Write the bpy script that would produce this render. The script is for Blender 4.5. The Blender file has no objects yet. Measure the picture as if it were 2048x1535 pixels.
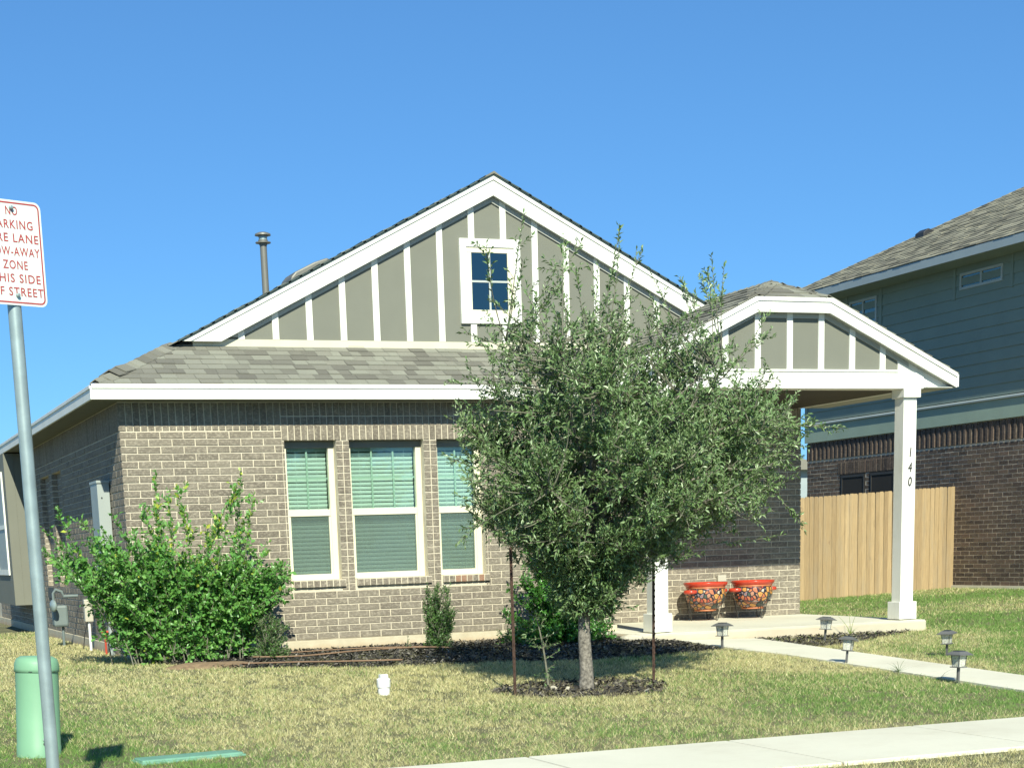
import bpy, math, random
import numpy as np
from mathutils import Matrix, Vector

# ------------------------------------------------------------------ camera, sky, sun, exposure
S = bpy.context.scene
COL = S.collection
RNG = np.random.default_rng(7)
R = random.Random(11)

cam_d = bpy.data.cameras.new("camera")
cam = bpy.data.objects.new("camera", cam_d)
COL.objects.link(cam)
YAW, PIT, ROL = 0.3630, -0.2050, -0.0330
FOC, PPX, PPY = 3380.3, 956.4, 1799.2

def cam_rot(y, p, r):
    cy, sy, cp, sp, cr, sr = math.cos(y), math.sin(y), math.cos(p), math.sin(p), math.cos(r), math.sin(r)
    Ry = np.array([[cy, -sy, 0], [sy, cy, 0], [0, 0, 1]])
    B = np.array([[1, 0, 0], [0, 0, -1], [0, 1, 0]])
    Rp = np.array([[1, 0, 0], [0, cp, sp], [0, -sp, cp]])
    Rr = np.array([[cr, -sr, 0], [sr, cr, 0], [0, 0, 1]])
    return Rr @ Rp @ B @ Ry

Mc = cam_rot(YAW, PIT, ROL)
CAM = np.array([-3.206, -18.733, 0.972])
m = Matrix(((Mc[0][0], -Mc[1][0], -Mc[2][0], CAM[0]),
            (Mc[0][1], -Mc[1][1], -Mc[2][1], CAM[1]),
            (Mc[0][2], -Mc[1][2], -Mc[2][2], CAM[2]),
            (0, 0, 0, 1)))
cam.matrix_world = m
cam_d.sensor_width = 36
cam_d.lens = FOC / 2048 * 36
cam_d.shift_x = (1024 - PPX) / 2048
cam_d.shift_y = (PPY - 767.5) / 2048
cam_d.clip_end = 2000
S.camera = cam

SUN = Vector((-0.215, -1.0, 0.755)).normalized()        # towards the sun
W = bpy.data.worlds.new("World")
S.world = W
W.use_nodes = True
wn = W.node_tree.nodes
wl = W.node_tree.links
wn.clear()
sky = wn.new("ShaderNodeTexSky")
sky.sky_type = 'NISHITA'
sky.sun_disc = False
sky.sun_elevation = math.asin(SUN.z)
sky.sun_rotation = math.atan2(SUN.x, SUN.y)
sky.air_density = 0.8
sky.dust_density = 0.0
sky.ozone_density = 3.0
sky.altitude = 200
bg = wn.new("ShaderNodeBackground")
bg.inputs[1].default_value = 0.15
wo = wn.new("ShaderNodeOutputWorld")
gam = wn.new("ShaderNodeGamma")              # one even grade over the whole sky: softer gradient, as the camera recorded it
gam.inputs[1].default_value = 0.703
tnt = wn.new("ShaderNodeMix")
tnt.data_type = 'RGBA'
tnt.blend_type = 'MULTIPLY'
tnt.inputs[0].default_value = 1.0
tnt.inputs[7].default_value = (0.388, 0.775, 1.14, 1)
wl.new(sky.outputs[0], gam.inputs[0])
wl.new(gam.outputs[0], tnt.inputs[6])
wl.new(tnt.outputs[2], bg.inputs[0])
wl.new(bg.outputs[0], wo.inputs[0])

sun_d = bpy.data.lights.new("sun", 'SUN')
sun_d.energy = 5.0
sun_d.angle = math.radians(0.5)
sun_d.color = (1.0, 0.985, 0.81)
sun = bpy.data.objects.new("sun", sun_d)
sun.rotation_euler = SUN.to_track_quat('Z', 'Y').to_euler()
sun.location = (0, -10, 30)
COL.objects.link(sun)
S.view_settings.view_transform = 'Standard'
S.view_settings.look = 'None'
S.view_settings.exposure = 0.45
S.view_settings.gamma = 1
S.view_settings.use_curve_mapping = False

# ------------------------------------------------------------------ helpers: materials
def nodes(name):
    M = bpy.data.materials.new(name)
    M.use_nodes = True
    nt = M.node_tree
    return M, nt, nt.nodes, nt.links, nt.nodes["Principled BSDF"]

def mixc(n, l, fac, a, b, mode='MIX'):
    x = n.new("ShaderNodeMix")
    x.data_type = 'RGBA'
    x.blend_type = mode
    for sock, v in ((x.inputs[0], fac), (x.inputs[6], a), (x.inputs[7], b)):
        if isinstance(v, (int, float)):
            sock.default_value = v
        elif isinstance(v, tuple):
            sock.default_value = (*v, 1) if len(v) == 3 else v
        else:
            l.new(v, sock)
    return x.outputs[2]

def pos(n):
    return n.new("ShaderNodeNewGeometry").outputs['Position']

def noise(n, l, scale, detail=3, rough=0.55, vec=None, stretch=None):
    t = n.new("ShaderNodeTexNoise")
    t.inputs['Scale'].default_value = scale
    t.inputs['Detail'].default_value = detail
    t.inputs['Roughness'].default_value = rough
    v = vec if vec is not None else pos(n)
    if stretch:
        mp = n.new("ShaderNodeMapping")
        mp.inputs['Scale'].default_value = stretch
        l.new(v, mp.inputs['Vector'])
        v = mp.outputs[0]
    l.new(v, t.inputs['Vector'])
    return t.outputs['Fac']

def ramp(n, l, fac, stops):
    r = n.new("ShaderNodeValToRGB")
    cr = r.color_ramp
    while len(cr.elements) < len(stops):
        cr.elements.new(0.5)
    for e, (p, c) in zip(cr.elements, stops):
        e.position = p
        e.color = (*c, 1) if len(c) == 3 else c
    l.new(fac, r.inputs[0])
    return r.outputs[0]

def bump(n, l, b, h, strength=0.4, dist=0.01):
    bp = n.new("ShaderNodeBump")
    bp.inputs['Strength'].default_value = strength
    bp.inputs['Distance'].default_value = dist
    l.new(h, bp.inputs['Height'])
    l.new(bp.outputs[0], b.inputs['Normal'])

def math_(n, l, op, a, b=0.0):
    x = n.new("ShaderNodeMath")
    x.operation = op
    for s, v in ((x.inputs[0], a), (x.inputs[1], b)):
        if isinstance(v, (int, float)):
            s.default_value = v
        else:
            l.new(v, s)
    return x.outputs[0]

def plain(name, c, rough=0.6, metal=0.0, var=0.12, scale=3.0, bmp=0.0, bscale=60.0, spec=0.5, dirt=None):
    M, nt, n, l, b = nodes(name)
    f = noise(n, l, scale, 4)
    d = tuple(max(0, v * (1 - var)) for v in c)
    u = tuple(min(1, v * (1 + var)) for v in c)
    col = ramp(n, l, f, [(0.3, d), (0.7, u)])
    if dirt:
        f2 = noise(n, l, 1.3, 6, 0.7)
        col = mixc(n, l, ramp(n, l, f2, [(0.5, (0, 0, 0)), (0.75, (1, 1, 1))]), col, dirt)
    l.new(col, b.inputs['Base Color'])
    b.inputs['Roughness'].default_value = rough
    b.inputs['Metallic'].default_value = metal
    b.inputs['Specular IOR Level'].default_value = spec
    if bmp:
        bump(n, l, b, noise(n, l, bscale, 5), bmp, 0.004)
    return M

def tone(n, l):
    """0..1 value that differs for every piece: object random + the mesh attribute 'tone'."""
    oi = n.new("ShaderNodeObjectInfo")
    at = n.new("ShaderNodeAttribute")
    at.attribute_name = 'tone'
    s = math_(n, l, 'ADD', oi.outputs['Random'], at.outputs['Fac'])
    return math_(n, l, 'FRACT', s)

def brick_mat(name, stops, pale, pale_amt):
    M, nt, n, l, b = nodes(name)
    t = tone(n, l)
    c = ramp(n, l, t, stops)
    f = noise(n, l, 28, 5, 0.7, stretch=(1, 1, 1.6))
    c = mixc(n, l, ramp(n, l, f, [(0.49, (0, 0, 0)), (0.64, (pale_amt,) * 3)]), c, pale)
    fs = noise(n, l, 7, 6, 0.75, stretch=(1, 1, 2.2))
    c = mixc(n, l, ramp(n, l, fs, [(0.53, (0, 0, 0)), (0.66, (pale_amt * 0.7,) * 3)]), c, pale)
    f2 = noise(n, l, 120, 3, 0.6)
    c = mixc(n, l, 0.35, c, ramp(n, l, f2, [(0.3, (0.35, 0.35, 0.35)), (0.7, (0.75, 0.75, 0.75))]), 'OVERLAY')
    f3 = noise(n, l, 0.7, 3)
    c = mixc(n, l, 0.25, c, ramp(n, l, f3, [(0.3, (0.35, 0.35, 0.35)), (0.7, (0.65, 0.65, 0.65))]), 'OVERLAY')
    l.new(c, b.inputs['Base Color'])
    b.inputs['Roughness'].default_value = 0.9
    bump(n, l, b, noise(n, l, 70, 6, 0.7), 0.7, 0.006)
    return M

def shingle_mat(name, stops):
    M, nt, n, l, b = nodes(name)
    c = ramp(n, l, tone(n, l), stops)
    f2 = noise(n, l, 260, 2, 0.6)
    c = mixc(n, l, 0.5, c, ramp(n, l, f2, [(0.3, (0.25, 0.25, 0.25)), (0.7, (0.8, 0.8, 0.8))]), 'OVERLAY')
    f3 = noise(n, l, 1.1, 4)
    c = mixc(n, l, 0.3, c, ramp(n, l, f3, [(0.3, (0.35, 0.35, 0.35)), (0.7, (0.65, 0.65, 0.65))]), 'OVERLAY')
    l.new(c, b.inputs['Base Color'])
    b.inputs['Roughness'].default_value = 0.95
    bump(n, l, b, f2, 0.5, 0.003)
    return M

def glass_mat(name, tint, gloss_col=(1, 1, 1), see=0.7, rough=0.02):
    M, nt, n, l, b = nodes(name)
    n.remove(b)
    out = [x for x in n if x.type == 'OUTPUT_MATERIAL'][0]
    tr = n.new("ShaderNodeBsdfTransparent")
    tr.inputs[0].default_value = (*tint, 1)
    gl = n.new("ShaderNodeBsdfGlossy")
    gl.inputs['Color'].default_value = (*gloss_col, 1)
    gl.inputs['Roughness'].default_value = rough
    fr = n.new("ShaderNodeFresnel")
    fr.inputs[0].default_value = 1.5
    a = math_(n, l, 'ADD', fr.outputs[0], 1 - see - 0.04)
    mx = n.new("ShaderNodeMixShader")
    l.new(a, mx.inputs[0])
    l.new(tr.outputs[0], mx.inputs[1])
    l.new(gl.outputs[0], mx.inputs[2])
    l.new(mx.outputs[0], out.inputs[0])
    return M

def leaf_mat(name, stops, rough=0.4, trans=0.35, tcol=(0.25, 0.4, 0.06)):
    M, nt, n, l, b = nodes(name)
    at = n.new("ShaderNodeAttribute")
    at.attribute_name = 'tone'
    c = ramp(n, l, at.outputs['Fac'], stops)
    l.new(c, b.inputs['Base Color'])
    b.inputs['Roughness'].default_value = rough
    b.inputs['Specular IOR Level'].default_value = 0.6
    out = [x for x in n if x.type == 'OUTPUT_MATERIAL'][0]
    tl = n.new("ShaderNodeBsdfTranslucent")
    l.new(mixc(n, l, 0.5, c, tcol), tl.inputs[0])
    mx = n.new("ShaderNodeMixShader")
    mx.inputs[0].default_value = trans
    l.new(b.outputs[0], mx.inputs[1])
    l.new(tl.outputs[0], mx.inputs[2])
    l.new(mx.outputs[0], out.inputs[0])
    return M

MAT = {}
def painted_trim():
    M, nt, n, l, b = nodes('white_paint')
    f = noise(n, l, 2.2, 6, 0.7, stretch=(1, 1, 0.35))
    c = ramp(n, l, f, [(0.30, (0.70, 0.69, 0.60)), (0.50, (0.79, 0.79, 0.72)), (0.75, (0.83, 0.83, 0.77))])
    f2 = noise(n, l, 9, 6, 0.75, stretch=(3, 3, 0.4))
    c = mixc(n, l, ramp(n, l, f2, [(0.56, (0, 0, 0)), (0.74, (0.35, 0.35, 0.35))]), c, (0.56, 0.53, 0.43))
    l.new(c, b.inputs['Base Color'])
    b.inputs['Roughness'].default_value = 0.55
    bump(n, l, b, noise(n, l, 60, 5, 0.6, stretch=(1, 1, 0.3)), 0.08, 0.003)
    return M

MAT['white'] = painted_trim()
MAT['cream'] = plain('cream_vinyl', (0.74, 0.70, 0.53), 0.45, var=0.03)
MAT['cream_trim'] = plain('cream_flashing', (0.60, 0.57, 0.43), 0.6, var=0.06)
MAT['siding'] = plain('taupe_siding', (0.176, 0.180, 0.144), 0.75, var=0.05, scale=2, bmp=0.15, bscale=90)
MAT['soffit'] = plain('shaded_white_trim', (0.40, 0.41, 0.37), 0.7, var=0.04)  # white soffits and frieze boards, with their shade put into this grey
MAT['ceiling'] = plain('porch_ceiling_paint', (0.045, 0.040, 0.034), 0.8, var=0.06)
MAT['brick'] = brick_mat('taupe_brick', [(0.0, (0.142, 0.121, 0.094)), (0.2, (0.182, 0.157, 0.122)),
                                         (0.8, (0.212, 0.184, 0.143)), (1.0, (0.165, 0.139, 0.110))],
                         (0.44, 0.39, 0.30), 0.62)
MAT['brick_red'] = brick_mat('reddish_brick', [(0.0, (0.30, 0.15, 0.09)), (1.0, (0.24, 0.18, 0.13))], (0.4, 0.34, 0.27), 0.3)
MAT['brick_dark'] = brick_mat('dark_brick', [(0.0, (0.044, 0.032, 0.027)), (0.35, (0.078, 0.056, 0.046)),
                                             (0.7, (0.092, 0.068, 0.050)), (1.0, (0.125, 0.085, 0.064))],
                              (0.22, 0.18, 0.14), 0.5)
MAT['mortar'] = plain('cream_mortar', (0.60, 0.54, 0.42), 0.95, var=0.10, scale=8, bmp=0.4, bscale=120)
MAT['mortar_grey'] = plain('tan_mortar', (0.62, 0.54, 0.42), 0.95, var=0.12, scale=8, bmp=0.4, bscale=120)
MAT['shingle'] = shingle_mat('grey_brown_shingle', [(0.0, (0.136, 0.130, 0.106)), (0.35, (0.178, 0.173, 0.140)),
                                                    (0.62, (0.250, 0.250, 0.200)), (1.0, (0.205, 0.198, 0.160))])
MAT['shingle_tan'] = shingle_mat('tan_shingle', [(0.0, (0.13, 0.120, 0.088)), (0.4, (0.20, 0.188, 0.138)),
                                                 (0.7, (0.32, 0.300, 0.215)), (1.0, (0.23, 0.212, 0.155))])
MAT['roof_under'] = plain('roof_felt', (0.055, 0.055, 0.05), 0.9)
MAT['drip'] = plain('drip_edge', (0.045, 0.07, 0.065), 0.6)
MAT['pipe_grey'] = plain('grey_painted_metal', (0.17, 0.17, 0.15), 0.5, metal=0.2, var=0.1)
MAT['galv'] = plain('galvanized_steel', (0.34, 0.42, 0.41), 0.42, metal=0.4, var=0.14, scale=9, bmp=0.1, bscale=30)
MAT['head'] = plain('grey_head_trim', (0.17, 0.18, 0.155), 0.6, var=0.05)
MAT['box_grey'] = plain('grey_enamel', (0.34, 0.38, 0.36), 0.5, var=0.05)
MAT['meter_grey'] = plain('meter_enamel', (0.16, 0.20, 0.195), 0.5, var=0.08)
MAT['beige_plastic'] = plain('beige_plastic', (0.50, 0.47, 0.38), 0.5, var=0.05)
MAT['white_pvc'] = plain('white_pvc', (0.82, 0.82, 0.80), 0.4, var=0.03)
MAT['red_paint'] = plain('red_pipe_paint', (0.48, 0.07, 0.035), 0.5, var=0.1)
MAT['black'] = plain('black_metal', (0.03, 0.03, 0.032), 0.45, var=0.1)
MAT['lamp_grey'] = plain('weathered_lamp_plastic', (0.12, 0.12, 0.115), 0.5, var=0.15)
MAT['bronze'] = plain('dark_bronze', (0.045, 0.04, 0.036), 0.45, metal=0.3, var=0.15)
MAT['rust'] = plain('rusty_steel', (0.065, 0.035, 0.024), 0.85, var=0.35, scale=40, bmp=0.4)
MAT['green_plastic'] = plain('pale_green_plastic', (0.195, 0.385, 0.235), 0.5, var=0.05, scale=4, spec=0.4, dirt=(0.20, 0.30, 0.19))
MAT['teal_plastic'] = plain('teal_plastic', (0.155, 0.33, 0.235), 0.6, var=0.12, scale=9)
MAT['slat'] = plain('white_blind_slat', (0.80, 0.80, 0.76), 0.6, var=0.02)
MAT['room'] = plain('dark_room', (0.02, 0.02, 0.02), 0.9)
MAT['muntin'] = plain('muntin_vinyl', (0.42, 0.47, 0.40), 0.5, var=0.03)
MAT['neigh_siding'] = plain('slate_green_siding', (0.235, 0.290, 0.235), 0.7, var=0.05, scale=2, bmp=0.1)
MAT['neigh_trim'] = plain('sage_trim', (0.30, 0.39, 0.31), 0.7, var=0.05)
MAT['neigh_fascia'] = plain('pale_grey_fascia', (0.34, 0.40, 0.41), 0.6, var=0.05)
MAT['neigh_frame'] = plain('pale_window_frame', (0.45, 0.48, 0.44), 0.5, var=0.03)
MAT['glass_green'] = glass_mat('green_tinted_glass', (0.85, 0.95, 0.915), see=0.94)
MAT['glass_dark'] = glass_mat('dark_window_glass', (0.22, 0.28, 0.30), (0.62, 0.76, 0.72), see=0.80)
MAT['screen'] = None
MAT['red_glaze'] = plain('red_glaze', (0.50, 0.055, 0.028), 0.22, var=0.1, scale=20)
MAT['terracotta'] = plain('orange_terracotta', (0.50, 0.17, 0.07), 0.45, var=0.15, scale=20)
MAT['bark'] = plain('oak_bark', (0.200, 0.180, 0.150), 0.95, var=0.65, scale=42, bmp=1.0, bscale=55)
MAT['twig'] = plain('twig_bark', (0.17, 0.165, 0.12), 0.85, var=0.25, scale=20)
MAT['stone'] = plain('pale_stone', (0.50, 0.46, 0.36), 0.9, var=0.2, scale=20, bmp=0.5)
MAT['mulch'] = plain('dark_mulch', (0.038, 0.034, 0.030), 0.95, var=0.4, scale=40, bmp=0.8)
MAT['ring'] = plain('thin_mulch_on_soil', (0.115, 0.095, 0.068), 0.95, var=0.5, scale=30, bmp=0.8)
MAT['soil'] = plain('dry_soil', (0.24, 0.165, 0.095), 0.95, var=0.25, scale=20, bmp=0.8)
MAT['hose'] = plain('brown_soaker_hose', (0.24, 0.15, 0.09), 0.8, var=0.15)
MAT['asphalt'] = plain('asphalt', (0.05, 0.05, 0.05), 0.9, var=0.2, scale=60, bmp=0.5)
MAT['leaf_oak'] = leaf_mat('oak_leaf', [(0.0, (0.058, 0.115, 0.038)), (0.4, (0.130, 0.225, 0.078)),
                                        (0.8, (0.225, 0.330, 0.140)), (1.0, (0.36, 0.44, 0.25))], 0.32, 0.20)
MAT['leaf_shrub'] = leaf_mat('privet_leaf', [(0.0, (0.045, 0.140, 0.030)), (0.5, (0.100, 0.262, 0.050)),
                                             (0.78, (0.150, 0.370, 0.090)), (0.9, (0.38, 0.50, 0.07)), (1.0, (0.52, 0.55, 0.08))], 0.38, 0.24,
                             (0.35, 0.6, 0.05))
MAT['leaf_box'] = leaf_mat('boxwood_leaf', [(0.0, (0.045, 0.110, 0.028)), (0.6, (0.105, 0.220, 0.055)), (1.0, (0.22, 0.36, 0.10))], 0.4, 0.3)
MAT['leaf_holly'] = leaf_mat('holly_leaf', [(0.0, (0.040, 0.125, 0.024)), (0.6, (0.085, 0.260, 0.045)), (1.0, (0.18, 0.42, 0.07))], 0.28, 0.22,
                             (0.3, 0.6, 0.05))

def screen_mat():
    M, nt, n, l, b = nodes('insect_screen')
    n.remove(b)
    out = [x for x in n if x.type == 'OUTPUT_MATERIAL'][0]
    tr = n.new("ShaderNodeBsdfTransparent")
    df = n.new("ShaderNodeBsdfDiffuse")
    df.inputs[0].default_value = (0.16, 0.22, 0.19, 1)
    mx = n.new("ShaderNodeMixShader")
    mx.inputs[0].default_value = 0.30
    l.new(tr.outputs[0], mx.inputs[1])
    l.new(df.outputs[0], mx.inputs[2])
    l.new(mx.outputs[0], out.inputs[0])
    return M

MAT['screen'] = screen_mat()

def grass_mat(name, attr=True):
    M, nt, n, l, b = nodes(name)
    at = n.new("ShaderNodeAttribute")
    at.attribute_name = 'shade'
    l.new(at.outputs['Color'], b.inputs['Base Color'])
    b.inputs['Roughness'].default_value = 0.75
    b.inputs['Specular IOR Level'].default_value = 0.15
    out = [x for x in n if x.type == 'OUTPUT_MATERIAL'][0]
    tl = n.new("ShaderNodeBsdfTranslucent")
    l.new(at.outputs['Color'], tl.inputs[0])
    mx = n.new("ShaderNodeMixShader")
    mx.inputs[0].default_value = 0.38
    l.new(b.outputs[0], mx.inputs[1])
    l.new(tl.outputs[0], mx.inputs[2])
    l.new(mx.outputs[0], out.inputs[0])
    return M

MAT['grass'] = grass_mat('grass_blade')

def ground_mat():
    M, nt, n, l, b = nodes('lawn_thatch')
    f = noise(n, l, 1.0, 5, 0.6)
    c = ramp(n, l, f, [(0.3, (0.12, 0.125, 0.055)), (0.7, (0.24, 0.22, 0.11))])
    f2 = noise(n, l, 90, 4, 0.7)
    c = mixc(n, l, 0.6, c, ramp(n, l, f2, [(0.3, (0.15, 0.15, 0.15)), (0.7, (0.8, 0.8, 0.8))]), 'OVERLAY')
    l.new(c, b.inputs['Base Color'])
    b.inputs['Roughness'].default_value = 1.0
    bump(n, l, b, f2, 0.8, 0.02)
    return M

MAT['ground'] = ground_mat()

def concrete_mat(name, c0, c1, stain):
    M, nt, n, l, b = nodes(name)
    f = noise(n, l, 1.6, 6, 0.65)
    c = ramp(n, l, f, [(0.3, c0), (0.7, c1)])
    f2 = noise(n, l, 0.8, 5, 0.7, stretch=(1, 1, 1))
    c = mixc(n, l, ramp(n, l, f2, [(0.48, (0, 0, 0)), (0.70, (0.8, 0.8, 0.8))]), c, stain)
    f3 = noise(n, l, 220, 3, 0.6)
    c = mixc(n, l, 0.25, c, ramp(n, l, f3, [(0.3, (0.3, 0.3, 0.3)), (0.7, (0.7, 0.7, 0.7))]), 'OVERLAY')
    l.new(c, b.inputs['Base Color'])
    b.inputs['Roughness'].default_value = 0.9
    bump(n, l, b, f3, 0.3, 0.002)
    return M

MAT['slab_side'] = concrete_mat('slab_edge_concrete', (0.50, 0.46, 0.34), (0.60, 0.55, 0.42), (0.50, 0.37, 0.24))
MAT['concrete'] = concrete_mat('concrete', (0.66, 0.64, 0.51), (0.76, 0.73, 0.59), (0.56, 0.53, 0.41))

def foundation_mat():
    """concrete with the reddish soil splashed on its foot"""
    M, nt, n, l, b = nodes('stained_foundation')
    f = noise(n, l, 5, 6, 0.7)
    c = ramp(n, l, f, [(0.3, (0.47, 0.41, 0.29)), (0.7, (0.60, 0.54, 0.40))])
    sx = n.new("ShaderNodeSeparateXYZ")
    l.new(pos(n), sx.inputs[0])
    h = math_(n, l, 'ADD', sx.outputs[2], math_(n, l, 'MULTIPLY', noise(n, l, 3, 4), 0.10))
    r = ramp(n, l, math_(n, l, 'ADD', math_(n, l, 'MULTIPLY', h, 4.0), 0.45), [(0.15, (0.9, 0.9, 0.9)), (0.55, (0, 0, 0))])
    c = mixc(n, l, r, c, (0.46, 0.31, 0.185))
    l.new(c, b.inputs['Base Color'])
    b.inputs['Roughness'].default_value = 0.95
    bump(n, l, b, noise(n, l, 60, 5, 0.7), 0.5, 0.005)
    return M

MAT['foundation'] = foundation_mat()

def wood_mat():
    M, nt, n, l, b = nodes('cedar_board')
    t = tone(n, l)
    c = ramp(n, l, t, [(0.0, (0.29, 0.205, 0.108)), (0.5, (0.37, 0.265, 0.140)), (1.0, (0.44, 0.320, 0.175))])
    f = noise(n, l, 6, 6, 0.7, stretch=(9, 9, 0.6))
    c = mixc(n, l, 0.45, c, ramp(n, l, f, [(0.3, (0.3, 0.3, 0.3)), (0.7, (0.72, 0.72, 0.72))]), 'OVERLAY')
    kn = noise(n, l, 2.6, 3, 0.6, stretch=(4, 4, 1.6))
    c = mixc(n, l, ramp(n, l, kn, [(0.68, (0, 0, 0)), (0.76, (0.7, 0.7, 0.7))]), c, (0.20, 0.12, 0.06))
    gr = noise(n, l, 1.6, 5, 0.7, stretch=(5, 5, 0.5))
    c = mixc(n, l, ramp(n, l, gr, [(0.50, (0, 0, 0)), (0.70, (0.45, 0.45, 0.45))]), c, (0.30, 0.26, 0.19))
    l.new(c, b.inputs['Base Color'])
    b.inputs['Roughness'].default_value = 0.8
    bump(n, l, b, f, 0.3, 0.003)
    return M

MAT['wood'] = wood_mat()

def pot_mat():
    M, nt, n, l, b = nodes('painted_pottery')
    tc = n.new("ShaderNodeTexCoord")
    v = n.new("ShaderNodeTexVoronoi")
    v.inputs['Scale'].default_value = 19
    v.inputs['Randomness'].default_value = 0.9
    l.new(tc.outputs['Object'], v.inputs['Vector'])
    sep = n.new("ShaderNodeSeparateColor")
    l.new(v.outputs['Color'], sep.inputs[0])
    r = n.new("ShaderNodeValToRGB")
    r.color_ramp.interpolation = 'CONSTANT'
    pal = [(0.0, (0.50, 0.17, 0.08)), (0.22, (0.56, 0.28, 0.08)), (0.42, (0.42, 0.21, 0.14)), (0.55, (0.24, 0.20, 0.22)),
           (0.68, (0.42, 0.08, 0.05)), (0.80, (0.58, 0.48, 0.36)), (0.87, (0.07, 0.10, 0.08))]
    while len(r.color_ramp.elements) < len(pal):
        r.color_ramp.elements.new(0.5)
    for e, (p, c) in zip(r.color_ramp.elements, pal):
        e.position = p
        e.color = (*c, 1)
    l.new(sep.outputs[0], r.inputs[0])
    v2 = n.new("ShaderNodeTexVoronoi")
    v2.feature = 'DISTANCE_TO_EDGE'
    v2.inputs['Scale'].default_value = 19
    v2.inputs['Randomness'].default_value = 0.9
    l.new(tc.outputs['Object'], v2.inputs['Vector'])
    e = ramp(n, l, v2.outputs['Distance'], [(0.06, (1, 1, 1)), (0.13, (0, 0, 0))])
    c = mixc(n, l, e, r.outputs[0], (0.018, 0.02, 0.03))
    # flower hearts
    h = ramp(n, l, v.outputs['Distance'], [(0.10, (1, 1, 1)), (0.16, (0, 0, 0))])
    c = mixc(n, l, h, c, (0.40, 0.05, 0.03))
    l.new(c, b.inputs['Base Color'])
    b.inputs['Roughness'].default_value = 0.22
    return M

MAT['pot'] = pot_mat()

# ------------------------------------------------------------------ helpers: geometry
def newmesh(name, v, f, mat=None, smooth=False, attrs=None):
    me = bpy.data.meshes.new(name)
    if isinstance(v, np.ndarray) and isinstance(f, np.ndarray):
        nv, nf, k = len(v), len(f), f.shape[1]
        me.vertices.add(nv)
        me.vertices.foreach_set('co', v.astype(np.float32).ravel())
        me.loops.add(nf * k)
        me.loops.foreach_set('vertex_index', f.astype(np.int32).ravel())
        me.polygons.add(nf)
        me.polygons.foreach_set('loop_start', np.arange(0, nf * k, k, dtype=np.int32))
        me.polygons.foreach_set('loop_total', np.full(nf, k, dtype=np.int32))
        me.update(calc_edges=True)
    else:
        me.from_pydata([tuple(map(float, p)) for p in v], [], [tuple(int(i) for i in q) for q in f])
    if attrs:
        for an, (dt, arr) in attrs.items():
            if dt == 'FLOAT':
                a = me.attributes.new(an, 'FLOAT', 'POINT')
                a.data.foreach_set('value', np.asarray(arr, np.float32).ravel())
            else:
                a = me.attributes.new(an, 'FLOAT_COLOR', 'POINT')
                a.data.foreach_set('color', np.asarray(arr, np.float32).ravel())
    if mat:
        me.materials.append(mat)
    if smooth:
        me.polygons.foreach_set('use_smooth', np.ones(len(me.polygons), dtype=bool))
    return me

OFF = {}

def link(name, me, parent=None, kind=None, loc=None):
    o = bpy.data.objects.new(name, me)
    COL.objects.link(o)
    if loc is not None:
        o.location = loc
    if parent is not None:
        o.parent = parent
        if parent.name in OFF:
            o.matrix_parent_inverse = Matrix.Translation(-OFF[parent.name])
            OFF[o.name] = Vector((0, 0, 0))
    if kind:
        o['kind'] = kind
    return o

def root(name, label, cat, loc=(0, 0, 0), group=None, world=True):
    """Empty at a thing's base. world=True: children are built in world coordinates."""
    o = bpy.data.objects.new(name, None)
    o.empty_display_size = 0.3
    o.location = loc
    COL.objects.link(o)
    o['label'] = label
    o['category'] = cat
    if group:
        o['group'] = group
    if world:
        OFF[o.name] = Vector(loc)
    return o

def tag(o, label, cat, group=None):
    o['label'] = label
    o['category'] = cat
    if group:
        o['group'] = group
    return o

BOXF = [(0, 3, 2, 1), (4, 5, 6, 7), (0, 1, 5, 4), (1, 2, 6, 5), (2, 3, 7, 6), (3, 0, 4, 7)]

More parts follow.
